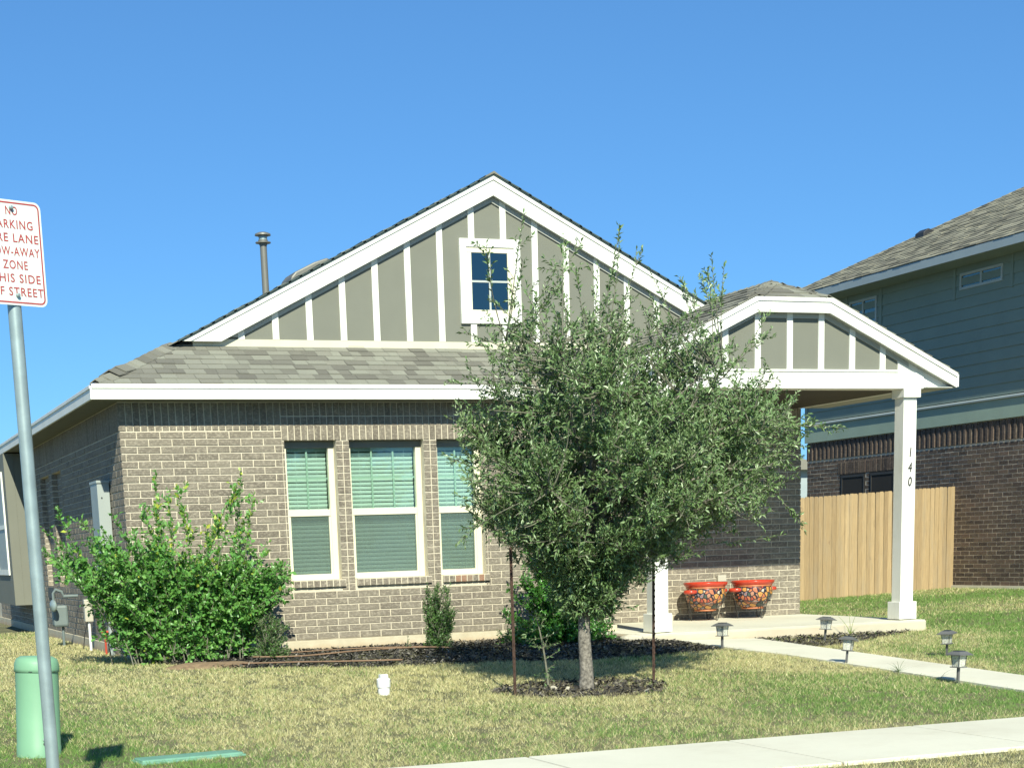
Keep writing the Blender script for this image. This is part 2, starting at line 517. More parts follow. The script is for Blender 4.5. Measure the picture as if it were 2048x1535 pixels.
class MB:
    def __init__(s):
        s.v, s.f, s.t = [], [], []

    def add(s, v, f, t=0.0):
        b = len(s.v)
        s.v += [tuple(p) for p in v]
        s.f += [tuple(b + i for i in q) for q in f]
        s.t += [t] * len(v)
        return s

    def box(s, x0, x1, y0, y1, z0, z1, t=0.0):
        v = [(x0, y0, z0), (x1, y0, z0), (x1, y1, z0), (x0, y1, z0), (x0, y0, z1), (x1, y0, z1), (x1, y1, z1), (x0, y1, z1)]
        return s.add(v, BOXF, t)

    def hexa(s, v8, t=0.0):
        return s.add(v8, BOXF, t)

    def prism(s, poly, y0, y1, axis='y', t=0.0):
        """poly in (x,z) extruded along y (or in (y,z) along x, or (x,y) along z)."""
        n = len(poly)
        if axis == 'y':
            a = [(p[0], y0, p[1]) for p in poly]
            b = [(p[0], y1, p[1]) for p in poly]
        elif axis == 'x':
            a = [(y0, p[0], p[1]) for p in poly]
            b = [(y1, p[0], p[1]) for p in poly]
        else:
            a = [(p[0], p[1], y0) for p in poly]
            b = [(p[0], p[1], y1) for p in poly]
        f = [tuple(range(n)), tuple(range(2 * n - 1, n - 1, -1))]
        f += [(i, i + n, (i + 1) % n + n, (i + 1) % n) for i in range(n)]
        return s.add(a + b, f, t)

    def lathe(s, prof, n=24, c=(0, 0), t=0.0, cap=True):
        v, f = [], []
        for (r, z) in prof:
            for k in range(n):
                a = 2 * math.pi * k / n
                v.append((c[0] + r * math.cos(a), c[1] + r * math.sin(a), z))
        for i in range(len(prof) - 1):
            for k in range(n):
                k2 = (k + 1) % n
                f.append((i * n + k, i * n + k2, (i + 1) * n + k2, (i + 1) * n + k))
        if cap:
            f.append(tuple(range(n - 1, -1, -1)))
            f.append(tuple((len(prof) - 1) * n + k for k in range(n)))
        return s.add(v, f, t)

    def tube(s, pts, r, n=6, t=0.0):
        pts = [Vector(p) for p in pts]
        rr = r if isinstance(r, (list, tuple)) else [r] * len(pts)
        v, f = [], []
        for i, p in enumerate(pts):
            d = (pts[min(i + 1, len(pts) - 1)] - pts[max(i - 1, 0)]).normalized()
            u = d.cross(Vector((0.31, 0.77, 0.55)))
            if u.length < 0.05:
                u = d.cross(Vector((1, 0, 0)))
            u.normalize()
            w = d.cross(u)
            for k in range(n):
                a = 2 * math.pi * k / n
                v.append(p + (u * math.cos(a) + w * math.sin(a)) * rr[i])
        for i in range(len(pts) - 1):
            for k in range(n):
                k2 = (k + 1) % n
                f.append((i * n + k, i * n + k2, (i + 1) * n + k2, (i + 1) * n + k))
        f.append(tuple(range(n - 1, -1, -1)))
        f.append(tuple((len(pts) - 1) * n + k for k in range(n)))
        return s.add(v, f, t)

    def mesh(s, name, mat, smooth=False):
        return newmesh(name, s.v, s.f, mat, smooth, {'tone': ('FLOAT', s.t)})

    def build(s, name, mat, parent=None, kind=None, smooth=False, bevel=0.0, auto=False):
        o = link(name, s.mesh(name, mat, smooth), parent, kind)
        if bevel:
            b = o.modifiers.new('bevel', 'BEVEL')
            b.width = bevel
            b.segments = 2
            b.limit_method = 'ANGLE'
        if auto:
            for p in o.data.polygons:
                p.use_smooth = True
            e = o.modifiers.new('edge', 'EDGE_SPLIT')
            e.split_angle = math.radians(35)
        return o

# ------------------------------------------------------------------ brickwork
BH, BL, JT = 0.0762, 0.2520, 0.0120

def lay(u0, u1, z0, z1, holes=(), off=0.0, course=BH, length=BL):
    """running bond bricks of the rectangle as (u0,u1,z0,z1), cut at the holes"""
    out = []
    rows = int(round((z1 - z0) / course))
    for r in range(rows):
        a = z0 + r * course
        b = a + course - JT
        sh = (r % 2) * length / 2 + off
        segs = [(u0, u1)]
        for (h0, h1, k0, k1) in holes:
            if b > k0 + 0.01 and a < k1 - 0.01:
                ns = []
                for s0, s1 in segs:
                    if h1 <= s0 or h0 >= s1:
                        ns.append((s0, s1))
                    else:
                        if h0 > s0:
                            ns.append((s0, h0))
                        if h1 < s1:
                            ns.append((h1, s1))
                segs = ns
        for s0, s1 in segs:
            x = math.floor((s0 - sh) / length) * length + sh
            while x < s1:
                p, q = max(x, s0), min(x + length - JT, s1)
                if q - p > 0.025:
                    out.append((p, q, a, b))
                x += length
    return out

def soldiers(u0, u1, z0, z1, pitch=BH):
    n = max(1, int(round((u1 - u0) / pitch)))
    w = (u1 - u0) / n
    return [(u0 + i * w + JT / 2, u0 + (i + 1) * w - JT / 2, z0, z1 - JT) for i in range(n)]

def brick_verts(w, h, d=0.05, c=0.003, jit=0.0014):
    """local brick: u 0..w, outward 0, z 0..h, chamfered face; returns list of (u, out, z)"""
    j = lambda: R.uniform(-jit, jit)
    pr = R.uniform(-0.0015, 0.0025)
    back = [(0, -d, 0), (w, -d, 0), (w, -d, h), (0, -d, h)]
    mid = [(0 + j(), pr - c, 0 + j()), (w + j(), pr - c, 0 + j()), (w + j(), pr - c, h + j()), (0 + j(), pr - c, h + j())]
    fr = [(p[0] + (c if i in (0, 3) else -c), pr, p[2] + (c if i < 2 else -c)) for i, p in enumerate(mid)]
    return back + mid + fr

BRF = [(8, 9, 10, 11)] + [(4 + i, 4 + (i + 1) % 4, 8 + (i + 1) % 4, 8 + i) for i in range(4)] + \
      [(i, (i + 1) % 4, 4 + (i + 1) % 4, 4 + i) for i in range(4)]

def to_world(p, org, ud, nd):
    return (org[0] + ud[0] * p[0] + nd[0] * p[1], org[1] + ud[1] * p[0] + nd[1] * p[1], org[2] + p[2])

class Bricks:
    """collects bricks of a wall face: org + u*ud, outward normal nd"""

    def __init__(s, org, ud, nd):
        s.org, s.ud, s.nd = org, ud, nd
        s.mb = MB()

    def add(s, rects, proud=0.0):
        for (a, b, c, d) in rects:
            v = brick_verts(b - a, d - c)
            v = [to_world((p[0] + a, p[1] + proud, p[2] + c), s.org, s.ud, s.nd) for p in v]
            s.mb.add(v, BRF, R.random())

    def singles(s, rects, mat, parent, proud=0.0, variants=6):
        cache = {}
        for (a, b, c, d) in rects:
            w, h = round(b - a, 3), round(d - c, 3)
            k = (w, h, R.randrange(variants))
            if k not in cache:
                v = [to_world(p, (0, 0, 0), s.ud, s.nd) for p in brick_verts(w, h)]
                cache[k] = newmesh('brick', v, BRF, mat)
            o = link('brick', cache[k], parent)
            o.location = to_world((a, proud, c), s.org, s.ud, s.nd)

    def build(s, name, mat, parent):
        return s.mb.build(name, mat, parent, kind='stuff')

# ------------------------------------------------------------------ shingles
def shingle_rows(org, ud, vd, nd, lu, lv, expo=0.14, clip=None, wmin=0.13, wmax=0.30, seed=1, over=0.03):
    """list of shingle tabs (8 corner vertices); org = lower corner, ud along eave, vd up the slope"""
    rr = random.Random(seed)
    out = []
    rows = int(math.ceil(lv / expo))
    org, ud, vd, nd = map(Vector, (org, ud, vd, nd))
    for r in range(rows):
        v0 = r * expo
        v1 = min(v0 + expo + over, lv)
        if clip:
            lo, hi = clip((v0 + min(v0 + expo, lv)) / 2)
        else:
            lo, hi = 0, lu
        u = lo - rr.uniform(0, 0.15)
        while u < hi:
            w = rr.uniform(wmin, wmax)
            a, b = max(u, lo), min(u + w, hi)
            u += w
            if b - a < 0.03:
                continue
            th = rr.choice((0.009, 0.013, 0.017))
            jv = rr.uniform(-0.004, 0.004)
            g = 0.0015
            P = lambda uu, vv, hh: org + ud * uu + vd * vv + nd * hh
            v = [P(a + g, v0 + jv, 0.0), P(b - g, v0 + jv, 0.0), P(b - g, v1, -0.004), P(a + g, v1, -0.004),
                 P(a + g, v0 + jv, th), P(b - g, v0 + jv, th), P(b - g, v1, 0.001), P(a + g, v1, 0.001)]
            out.append(v)
    return out

def shingles_stuff(tabs, name, mat, parent):
    mb = MB()
    for t in tabs:
        mb.hexa(t, R.random())
    return mb.build(name, mat, parent, kind='stuff')

def shingle_singles(tabs, mat, parent):
    for t in tabs:
        c = t[0]
        v = [tuple(p - c) for p in t]
        o = link('shingle', newmesh('shingle', v, BOXF, mat), parent)
        o.location = c

# ------------------------------------------------------------------ terrain
def terr(x, y):
    x = np.asarray(x, float)
    y = np.asarray(y, float)
    z = -0.10 - 0.044 * np.clip(-1.2 - y, 0, 7.3)
    t = np.clip((x - 5.0) / 1.6, 0, 1)
    z = z - 0.085 * t * t * (3 - 2 * t) * np.clip((y + 8.35) / 7.15, 0, 1)
    z = z + 0.165 * np.clip((x - 10.5) / 5.5, 0, 1)
    return z

def bumpy(x, y):
    return 0.006 * np.sin(x * 2.1 + 1.3 * y) + 0.005 * np.sin(3.3 * y - 1.7 * x + 2)

def grd(x, y):
    return float(terr(x, y))

BED1 = [(0.15, -0.05), (0.05, -1.05), (0.45, -1.75), (1.0, -2.0), (1.7, -2.38), (2.43, -2.60), (3.2, -2.66), (4.05, -2.98), (4.9, -2.96), (5.5, -2.70),
        (5.98, -2.30), (6.02, -1.16), (5.5, -1.16), (5.5, -0.05)]
RING = [(3.05 + 0.80 * math.cos(a) * (1 + 0.08 * math.sin(3 * a)), -5.08 + 0.66 * math.sin(a) * (1 + 0.07 * math.cos(2 * a))) for a in
        [2 * math.pi * k / 28 for k in range(28)]]
BED2 = [(7.04, -1.16), (7.04, -2.50), (7.45, -2.35), (7.9, -2.05), (8.4, -1.75), (9.0, -1.40), (9.25, -1.16)]
WALK = [(6.02, -1.2), (6.10, -2.4), (6.24, -3.2), (6.25, -4.7), (6.22, -8.35), (6.97, -8.35), (7.02, -4.9), (7.04, -3.6), (7.05, -2.3), (7.06, -1.2)]
DIRT = [(0.50 + 0.50 * math.cos(a), -1.64 + 0.21 * math.sin(a)) for a in [2 * math.pi * k / 16 for k in range(16)]]

def inside(poly, x, y):
    x = np.asarray(x)
    y = np.asarray(y)
    c = np.zeros(x.shape, bool)
    n = len(poly)
    for i in range(n):
        x0, y0 = poly[i]
        x1, y1 = poly[(i + 1) % n]
        if y0 == y1:
            continue
        k = ((y0 > y) != (y1 > y)) & (x < (x1 - x0) * (y - y0) / (y1 - y0) + x0)
        c ^= k
    return c

def build_ground():
    xs = np.unique(np.concatenate([np.linspace(-400, -12, 12), np.arange(-12, 30.01, 0.5), np.linspace(30, 400, 12)]))
    ys = np.unique(np.concatenate([np.linspace(-11.4, 30, 84), np.linspace(30, 600, 16)]))
    X, Y = np.meshgrid(xs, ys)
    Z = terr(X, Y)
    v = np.stack([X, Y, Z], -1).reshape(-1, 3)
    nx, ny = len(xs), len(ys)
    i = np.arange(nx * ny).reshape(ny, nx)
    f = np.stack([i[:-1, :-1], i[:-1, 1:], i[1:, 1:], i[1:, :-1]], -1).reshape(-1, 4)
    o = link('ground', newmesh('ground', v, f, MAT['ground'], True), kind='structure')
    o['label'] = 'lawn soil sloping gently from the houses to the pavement'
    r = MB()
    r.box(-400, 400, -40, -11.65, -0.70, -0.56)
    r.build('road', MAT['asphalt'], kind='structure')
    k = MB()
    k.box(-60, 60, -11.65, -11.4, -0.75, -0.43)
    k.build('kerb', MAT['concrete'], kind='structure', bevel=0.02)

def sheet(name, poly, mat, dz, parent=None, kind='structure', step=0.25, thick=0.0):
    """flat polygon draped on the terrain (triangulated grid clipped by inside test would be ragged; use fan by rows)"""
    import bmesh
    bm = bmesh.new()
    vs = [bm.verts.new((x, y, 0)) for x, y in poly]
    bm.faces.new(vs)
    xs = [p[0] for p in poly]
    ys = [p[1] for p in poly]
    y = min(ys) + step
    while y < max(ys):
        bmesh.ops.bisect_plane(bm, geom=bm.verts[:] + bm.edges[:] + bm.faces[:], plane_co=(0, y, 0), plane_no=(0, 1, 0))
        y += step
    bmesh.ops.bisect_plane(bm, geom=bm.verts[:] + bm.edges[:] + bm.faces[:], plane_co=(0, -1.2, 0), plane_no=(0, 1, 0))
    if thick:
        e = bmesh.ops.extrude_face_region(bm, geom=bm.faces[:])
        for g in e['geom']:
            if isinstance(g, bmesh.types.BMVert):
                g.co.z = -1
    for v_ in bm.verts:
        low = v_.co.z < -0.5
        v_.co.z = grd(v_.co.x, v_.co.y) + (dz - (thick if low else 0))
    bmesh.ops.recalc_face_normals(bm, faces=bm.faces[:])
    me = bpy.data.meshes.new(name)
    bm.to_mesh(me)
    bm.free()
    me.materials.append(mat)
    return link(name, me, parent, kind)

build_ground()
# pavement slabs along the street
side = root('sidewalk', 'pale concrete pavement running along the street', 'pavement', (2.64, -9.1, -0.43))
del side['category']
side['kind'] = 'structure'
x = 2.64 - 1.52 * 8
while x < 30:
    b = MB()
    b.box(x + 0.009, x + 1.52 - 0.009, -9.80, -8.35, -0.54, -0.396 + R.uniform(-0.002, 0.002))
    b.build('paving_slab', MAT['concrete'], side, bevel=0.008)
    x += 1.52
b = MB()
b.box(2.64 - 1.52 * 8, 30, -9.79, -8.36, -0.53, -0.412)
b.build('joint_filler', MAT['soil'], side)
# walk to the porch in three pours
walk = root('front_walk', 'concrete walk from the pavement up to the porch slab', 'walkway', (6.4, -4.5, -0.25))
del walk['category']
walk['kind'] = 'structure'

def clip_poly(poly, y0, y1):
    def cut(P, yc, keep_above):
        out = []
        for i in range(len(P)):
            a, b_ = P[i], P[(i + 1) % len(P)]
            ina = (a[1] >= yc) if keep_above else (a[1] <= yc)
            inb = (b_[1] >= yc) if keep_above else (b_[1] <= yc)
            if ina:
                out.append(a)
            if ina != inb:
                t = (yc - a[1]) / (b_[1] - a[1])
                out.append((a[0] + t * (b_[0] - a[0]), yc))
        return out
    return cut(cut(poly, y0, True), y1, False)

for ya, yb in ((-8.345, -6.9), (-6.89, -5.45), (-5.44, -4.0), (-3.99, -2.6), (-2.59, -1.16)):
    sheet('walk_slab', clip_poly(WALK, ya, yb), MAT['concrete'], 0.022, walk, kind=None, thick=0.10)
sheet('mulch_bed', BED1, MAT['mulch'], 0.006)
sheet('mulch_bed', BED2, MAT['ring'], 0.006)
sheet('mulch_bed', RING, MAT['ring'], 0.006)
def mound(cx, cy, rx, ry, h):
    v, f = [], []
    nr, na = 9, 36
    for i in range(nr):
        q = i / (nr - 1)
        for k in range(na):
            a = 2 * math.pi * k / na
            x = cx + rx * q * math.cos(a) * (1 + 0.10 * math.sin(3 * a))
            y = cy + ry * q * math.sin(a) * (1 + 0.10 * math.cos(2 * a + 1))
            z = grd(x, y) + h * (1 - q * q) ** 1.4 * (1 + 0.35 * math.sin(5 * x + 2) ) + R.uniform(-.003, .003) - (0.012 if i == nr - 1 else 0)
            v.append((x, y, z))
    for i in range(nr - 1):
        for k in range(na):
            f.append((i * na + k, i * na + (k + 1) % na, (i + 1) * na + (k + 1) % na, (i + 1) * na + k))
    o = link('soil_mound', newmesh('soil_mound', v, f, MAT['soil'], True), kind='structure')
    return o

mound(0.50, -1.62, 0.52, 0.22, 0.075)

# ------------------------------------------------------------------ the main house
H = root('brick_house', 'single-storey taupe brick house with white trimmed gable and front porch, number 140', 'house', (0, 0, 0))
EAV = 2.615          # underside of eave
ZS = lambda x: 5.20 - 0.5 * abs(x - 4.615)   # main roof surface
WIN = [(1.800, 2.395), (2.545, 3.430), (3.585, 4.150)]
WZ0, WZ1 = 0.680, 2.205
BZ0 = 0.02
XR = 5.80            # right end of the front wall
PW = 1.70            # porch back wall plane
XE = 9.44            # right end of the house

# foundation
b = MB()
b.box(-0.02, XR + 0.02, -0.02, 0.30, -0.5, BZ0 - 0.004)
b.box(-0.02, 0.30, 0.30, 18, -0.5, BZ0 - 0.004)
b.box(9.1, XE + 0.02, 1.9, 18, -0.5, BZ0 - 0.004)
b.build('foundation', MAT['foundation'], H, bevel=0.006)

# walls (mortar beds) with the window openings left out
wall = MB()
MY = 0.008
wall.box(0.009, WIN[0][0], MY, 0.22, BZ0, EAV + 0.02)
wall.box(WIN[0][1], WIN[1][0], MY, 0.22, WZ0 - 0.002, WZ1)
wall.box(WIN[1][1], WIN[2][0], MY, 0.22, WZ0 - 0.002, WZ1)
wall.box(WIN[2][1], XR, MY, 0.22, BZ0, EAV + 0.02)
wall.box(WIN[0][0], WIN[2][1], MY, 0.22, BZ0, WZ0 - 0.002)
wall.box(WIN[0][0], WIN[2][1], MY, 0.22, WZ1, EAV + 0.02)
# porch back wall and return
wall.box(XR - 0.2, XR - 0.008, 0.22, PW, -0.06, 2.9)
wall.box(XR - 0.2, XE - 0.008, PW + MY, PW + 0.2, -0.06, 2.9)
wall.box(XE - 0.2, XE - 0.008, PW + 0.2, 18, BZ0, 2.7)
front = wall.build('front_wall', MAT['mortar'], H)

FB = Bricks((0, 0, 0), (1, 0), (0, -1))
holes = [(a, b_, WZ0 - 0.075, WZ1) for a, b_ in WIN]
PIERS = [(WIN[0][1], WIN[1][0]), (WIN[1][1], WIN[2][0])]
big_hole = [(WIN[0][0], WIN[2][1], WZ0 - 0.08, WZ1 + 0.001)]
zs0 = BZ0 + 0.008
top_run = zs0 + 30 * BH           # 2.314
nlow = int((WZ0 - 0.08 - zs0) / BH)
zlow = zs0 + nlow * BH
rects = lay(0.0, XR, zs0, top_run, [(1.772, 4.18, zlow - 0.005, 9.0)], 0.06)
# bricks beside the openings: jamb strips
for z in np.arange(zlow, WZ1 - 0.03, BH):
    z1 = min(z + BH - JT, WZ1 - JT)
    rects.append((1.772 + JT - 0.004, WIN[0][0] - 0.001, z, z1))
    rects.append((WIN[2][1] + 0.001, 4.18 - JT + 0.004, z, z1))
    for a, b_ in PIERS:
        mid = (a + b_) / 2
        rects.append((a + 0.001, mid - JT / 2, z, z1))
        rects.append((mid + JT / 2, b_ - 0.001, z, z1))
sold = soldiers(0.0, 1.772, top_run + 0.003, EAV) + soldiers(4.18, XR, top_run + 0.003, EAV)
sold += soldiers(1.772, 4.18, WZ1, WZ1 + 0.262) + soldiers(1.772, 4.18, WZ1 + 0.262, EAV)

def seen(rc):
    x, z = (rc[0] + rc[1]) / 2, (rc[2] + rc[3]) / 2
    if x > 3.95 and z > 0.9:
        return 0
    if x > 4.3:
        return 0
    if x < 1.35 and z < 1.15:
        return 0
    return (rc[1] - rc[0]) * (rc[3] - rc[2])

allr = sorted(rects + sold, key=lambda r: -seen(r))
vis = [r for r in allr if seen(r) > 0]
one, rest = vis[:300], vis[300:] + [r for r in allr if seen(r) == 0]
FB.singles(one, MAT['brick'], front)
FB.add(rest)
# sill bricks (rowlocks), standing proud
SB = Bricks((0, 0, 0), (1, 0), (0, -1))
sm = MB()
for i, (a, b_) in enumerate(WIN):
    rr = soldiers(a + 0.02, b_ + 0.035, WZ0 - 0.078, WZ0 + 0.006)
    sm.box(a + 0.021, b_ + 0.034, -0.024, 0.01, WZ0 - 0.076, WZ0 + 0.002)
    if i == 2:
        SB.add(rr[2:5] + rr[6:7], 0.030)
        rr = rr[:2] + rr[5:6] + rr[7:]
    FB.add(rr, 0.030)
sm.build('sill_mortar', MAT['mortar'], front)
SB.mb.build('sill_brick_row', MAT['brick_red'], front, kind='stuff')
FB.build('brickwork', MAT['brick'], front)

# porch back wall bricks
PB = Bricks((0, PW, 0), (1, 0), (0, -1))
PB.add(lay(XR, XE, -0.052, -0.052 + 32 * BH, (), 0.17))
PB.add(soldiers(XR, XE, -0.052 + 32 * BH + 0.003, 2.68))
PB.build('porch_brickwork', MAT['brick'], front)
RB = Bricks((XR, 0, 0), (0, 1), (1, 0))
RB.add(lay(0.0, PW - 0.01, -0.052, -0.052 + 35 * BH, (), 0.0))
RB.build('return_brickwork', MAT['brick'], front)

# side wall facing left, with two recessed blind windows
NI = [(4.75, 5.68), (5.98, 6.95)]
NZ0, NZ1 = 0.634, 2.158
sw = MB()
segs = [(0.22, NI[0][0]), (NI[0][1], NI[1][0]), (NI[1][1], 18)]
for a, b_ in segs:
    sw.box(0.009, 0.2, a, b_, BZ0, EAV + 0.02)
for a, b_ in NI:
    sw.box(0.009, 0.2, a, b_, BZ0, NZ0)
    sw.box(0.009, 0.2, a, b_, NZ1, EAV + 0.02)
    sw.box(0.080, 0.2, a, b_, NZ0, NZ1)
sidew = sw.build('side_wall', MAT['mortar'], H)
LB = Bricks((0, 0, 0), (0, 1), (-1, 0))
LB.add([(p[0], p[1], p[2], p[3]) for p in lay(0.0, 14.0, zs0, top_run, [(a, b_, NZ0, NZ1) for a, b_ in NI], 0.13)])
LB.add(soldiers(0.0, 14.0, top_run + 0.003, EAV))
LB2 = Bricks((0.072, 0, 0), (0, 1), (-1, 0))
for a, b_ in NI:
    LB2.add(lay(a + 0.005, b_ - 0.005, NZ0 + 0.004, NZ1, (), 0.03))
JB = None
for a, b_ in NI:
    JB = Bricks((0, b_ + 0.0, 0), (1, 0), (0, -1))
    JB.add([(0.002, 0.078, z, z + BH - JT) for z in np.arange(zs0, NZ1 - 0.05, BH) if z > NZ0], 0.002)
    JB.build('jamb_brickwork', MAT['brick'], sidew)
    SL = MB()
    SL.box(0.004, 0.079, a + 0.004, b_ - 0.004, NZ0 - 0.004, NZ0 + 0.005)
    SL.build('recess_sill', MAT['brick'], sidew)
LB.build('side_brickwork', MAT['brick'], sidew)
LB2.build('recess_brickwork', MAT['brick'], sidew)

# skirt roof, eaves
rf = MB()
P45 = 0.5
# front skirt: surface from (y=-0.30,z=2.765) to (y=0.70, 3.265)
rf.hexa([(-0.28, -0.30, 2.755), (9.5, -0.30, 2.755), (9.5, 0.72, 3.265), (0.74, 0.72, 3.265),
         (-0.28, -0.30, 2.775), (9.5, -0.30, 2.775), (9.5, 0.72, 3.285), (0.74, 0.72, 3.285)])
skirt = rf.build('skirt_roof', MAT['roof_under'], H)
rf = MB()
# left and right main planes (deck)
zl = ZS(-0.28)
XA = 4.615
lp = [(-0.28, -0.30), (0.66, 0.64), (0.66, 0.60), (XA, 0.60), (XA, 17.5), (-0.28, 17.5)]
for dz_, fc in ((0, (0, 5, 4, 3, 2, 1)), (-.02, (0, 1, 2, 3, 4, 5))):
    rf.add([(p[0], p[1], ZS(p[0]) + dz_) for p in lp], [fc])
for (xa, xb_, ya) in ((XA, 7.5, 0.60), (7.5, 9.46, 2.1)):
    rf.hexa([(xa, ya, ZS(xa) - .02), (xb_, ya, ZS(xb_) - .02), (xb_, 17.5, ZS(xb_) - .02), (xa, 17.5, ZS(xa) - .02),
             (xa, ya, ZS(xa)), (xb_, ya, ZS(xb_)), (xb_, 17.5, ZS(xb_)), (xa, 17.5, ZS(xa))])
mroof = rf.build('main_roof', MAT['roof_under'], H)
c5, s5 = 1 / math.sqrt(1.25), 0.5 / math.sqrt(1.25)
# front skirt shingles
tabs = shingle_rows((-0.28, -0.325, 2.765), (1, 0, 0), (0, c5, s5), (0, -s5, c5), 9.3, 1.15, 0.142,
                    clip=lambda v: (v * c5 - 0.01, 7.2), seed=3, wmin=0.11, wmax=0.26)
key = lambda t: (t[0].x > 5.3, t[0].x)
tabs.sort(key=lambda t: t[0].x)
shingle_singles(tabs[:300], MAT['shingle'], skirt)
shingles_stuff(tabs[300:], 'shingle_courses', MAT['shingle'], skirt)
# left / right main plane shingles
tl_ = shingle_rows((-0.30, -0.30, zl + .0), (0, 1, 0), (c5, 0, s5), (-s5, 0, c5), 17.8, 5.49, 0.142,
                   clip=lambda v: (v * c5 - 0.0 if v * c5 < 0.95 else 0.90, 17.8), seed=5, wmin=0.2, wmax=0.35)
tr_ = shingle_rows((9.48, 0.60, ZS(9.48)), (0, 1, 0), (-c5, 0, s5), (s5, 0, c5), 16.9, 5.44, 0.142,
                   clip=lambda v: (1.5 if v * c5 < 1.98 else 0, 16.9), seed=6, wmin=0.2, wmax=0.35)
shingles_stuff(tl_ + tr_, 'shingle_courses', MAT['shingle'], mroof)
# hip cap shingles
hip0 = Vector((-0.26, -0.28, 2.785))
hd = Vector((1, 1, 0.5)).normalized()
hs = Vector((1, -1, 0)).normalized()
hn = Vector((-0.24, -0.24, 1)).normalized()
i = 0
t = 0.0
while t < 1.42:
    lift = 0.012 + (0.035 * max(0, 1 - abs(t - 0.34) / 0.2))
    p0 = hip0 + hd * t
    p1 = p0 + hd * 0.19
    up0, up1 = Vector((0, 0, 0.012 + lift)), Vector((0, 0, lift * 0.6))
    w = 0.135 if t > 0.1 else 0.07
    dn = Vector((0, 0, -w * 0.36))
    A = [p0 - hs * w + dn + up0, p0 + up0 + Vector((0, 0, 0.012)), p0 + hs * w + dn + up0,
         p1 - hs * w + dn + up1, p1 + up1 + Vector((0, 0, 0.012)), p1 + hs * w + dn + up1]
    Bq = [q - Vector((0, 0, 0.012)) for q in A]
    mb = MB()
    mb.add(A + Bq, [(0, 1, 4, 3), (1, 2, 5, 4), (6, 9, 10, 7), (7, 10, 11, 8), (0, 6, 7, 1), (1, 7, 8, 2), (3, 4, 10, 9), (4, 5, 11, 10),
                    (0, 3, 9, 6), (2, 8, 11, 5)])
    mb.build('hip_cap', MAT['shingle'], skirt)
    t += 0.135

# fascias and soffits
fa = MB()
fa.box(-0.30, 3.448, -0.325, -0.30, 2.612, 2.752)
fa.box(-0.31, 3.448, -0.338, -0.325, 2.722, 2.768)
fa.build('front_fascia', MAT['white'], H, bevel=0.003)
fa = MB()
fa.box(3.451, 5.24, -0.324, -0.30, 2.6125, 2.752)
fa.box(3.451, 5.24, -0.337, -0.325, 2.7225, 2.768)
fa.build('front_fascia', MAT['white'], H, bevel=0.003)
fa = MB()
fa.box(-0.325, -0.30, -0.325, 17.5, 2.612, 2.745)
fa.box(-0.335, -0.325, -0.338, 17.5, 2.715, 2.752)
fa.build('side_fascia', MAT['white'], H, bevel=0.003)
fa = MB()
fa.box(-0.30, 5.6, -0.298, 0.006, 2.618, 2.63)
fa.box(-0.30, 0.006, 0.008, 17.5, 2.618, 2.63)
fa.build('eave_soffit', MAT['siding'], H)
fa = MB()
fa.box(9.462, 9.485, 2.1, 17.5, 2.62, 2.755)
fa.build('side_fascia', MAT['white'], H)

# main gable: rake boards, soffit, panels, battens
AX, GY = 4.615, 0.70

def rake_poly(zt, zb, zmin, side):
    """band under the roof surface between zs-zt and zs-zb on one side, cut at zmin"""
    sgn = -1 if side == 'L' else 1
    xt = (5.20 - zt - zmin) / 0.5
    xb = (5.20 - zb - zmin) / 0.5
    pts = [(AX, 5.20 - zt), (AX + sgn * xt, zmin), (AX + sgn * xb, zmin), (AX, 5.20 - zb)]
    return pts if side == 'L' else pts[::-1]

for sd in 'LR':
    zm = 3.312 if sd == 'L' else 3.6
    b = MB()
    b.prism(rake_poly(0.022, 0.232, zm, sd), 0.625, 0.60)
    b.prism(rake_poly(0.012, 0.062, zm + 0.0, sd), 0.5999, 0.585)
    b.build('rake_board', MAT['white'], H, bevel=0.002)
    b = MB()
    b.prism(rake_poly(0.205, 0.222, zm, sd), 0.626, 0.712)
    b.build('rake_soffit', MAT['soffit'], H)
    b = MB()
    b.prism(rake_poly(0.215, 0.292, zm + 0.06, sd), 0.702, 0.680)
    b.build('frieze_board', MAT['soffit'], H)
    b = MB()
    b.prism(rake_poly(-0.014, 0.012, zm + 0.02, sd), 0.572, 0.63)
    b.build('drip_edge', MAT['drip'], H)
# step-like ends of shingle courses along the rakes
b = MB()
for sd in (-1, 1):
    t = 0.05
    while t < 4.05:
        x0, x1 = AX + sd * t, AX + sd * (t + 0.16)
        if ZS(x1) > 3.3:
            xa, xb_ = sorted((x0, x1))
            lift = lambda xx: 0.004 + 0.009 * (abs(xx - AX) - t) / 0.16
            b.hexa([(xa, 0.562, ZS(xa)), (xb_, 0.562, ZS(xb_)), (xb_, 0.65, ZS(xb_)), (xa, 0.65, ZS(xa)),
                    (xa, 0.562, ZS(xa) + lift(xa) + .008), (xb_, 0.562, ZS(xb_) + lift(xb_) + .008), (xb_, 0.65, ZS(xb_) + lift(xb_) + .008), (xa, 0.65, ZS(xa) + lift(xa) + .008)], R.random())
        t += 0.128
b.build('rake_shingle_edges', MAT['drip'], mroof, kind='stuff')
# ridge caps
b = MB()
y = 0.56
while y < 17.4:
    b.prism([(AX - 0.13, ZS(AX - 0.13) + 0.012), (AX, 5.228), (AX + 0.13, ZS(AX + 0.13) + 0.012), (AX, 5.200)], y, y + 0.17, t=R.random())
    y += 0.14
b.build('ridge_caps', MAT['shingle'], mroof, kind='stuff')

PZ0 = 3.348
BAT = [1.554 + 0.4 * k for k in range(15)]
GW = (4.197, 4.960, 3.555, 4.500)      # window trim outline

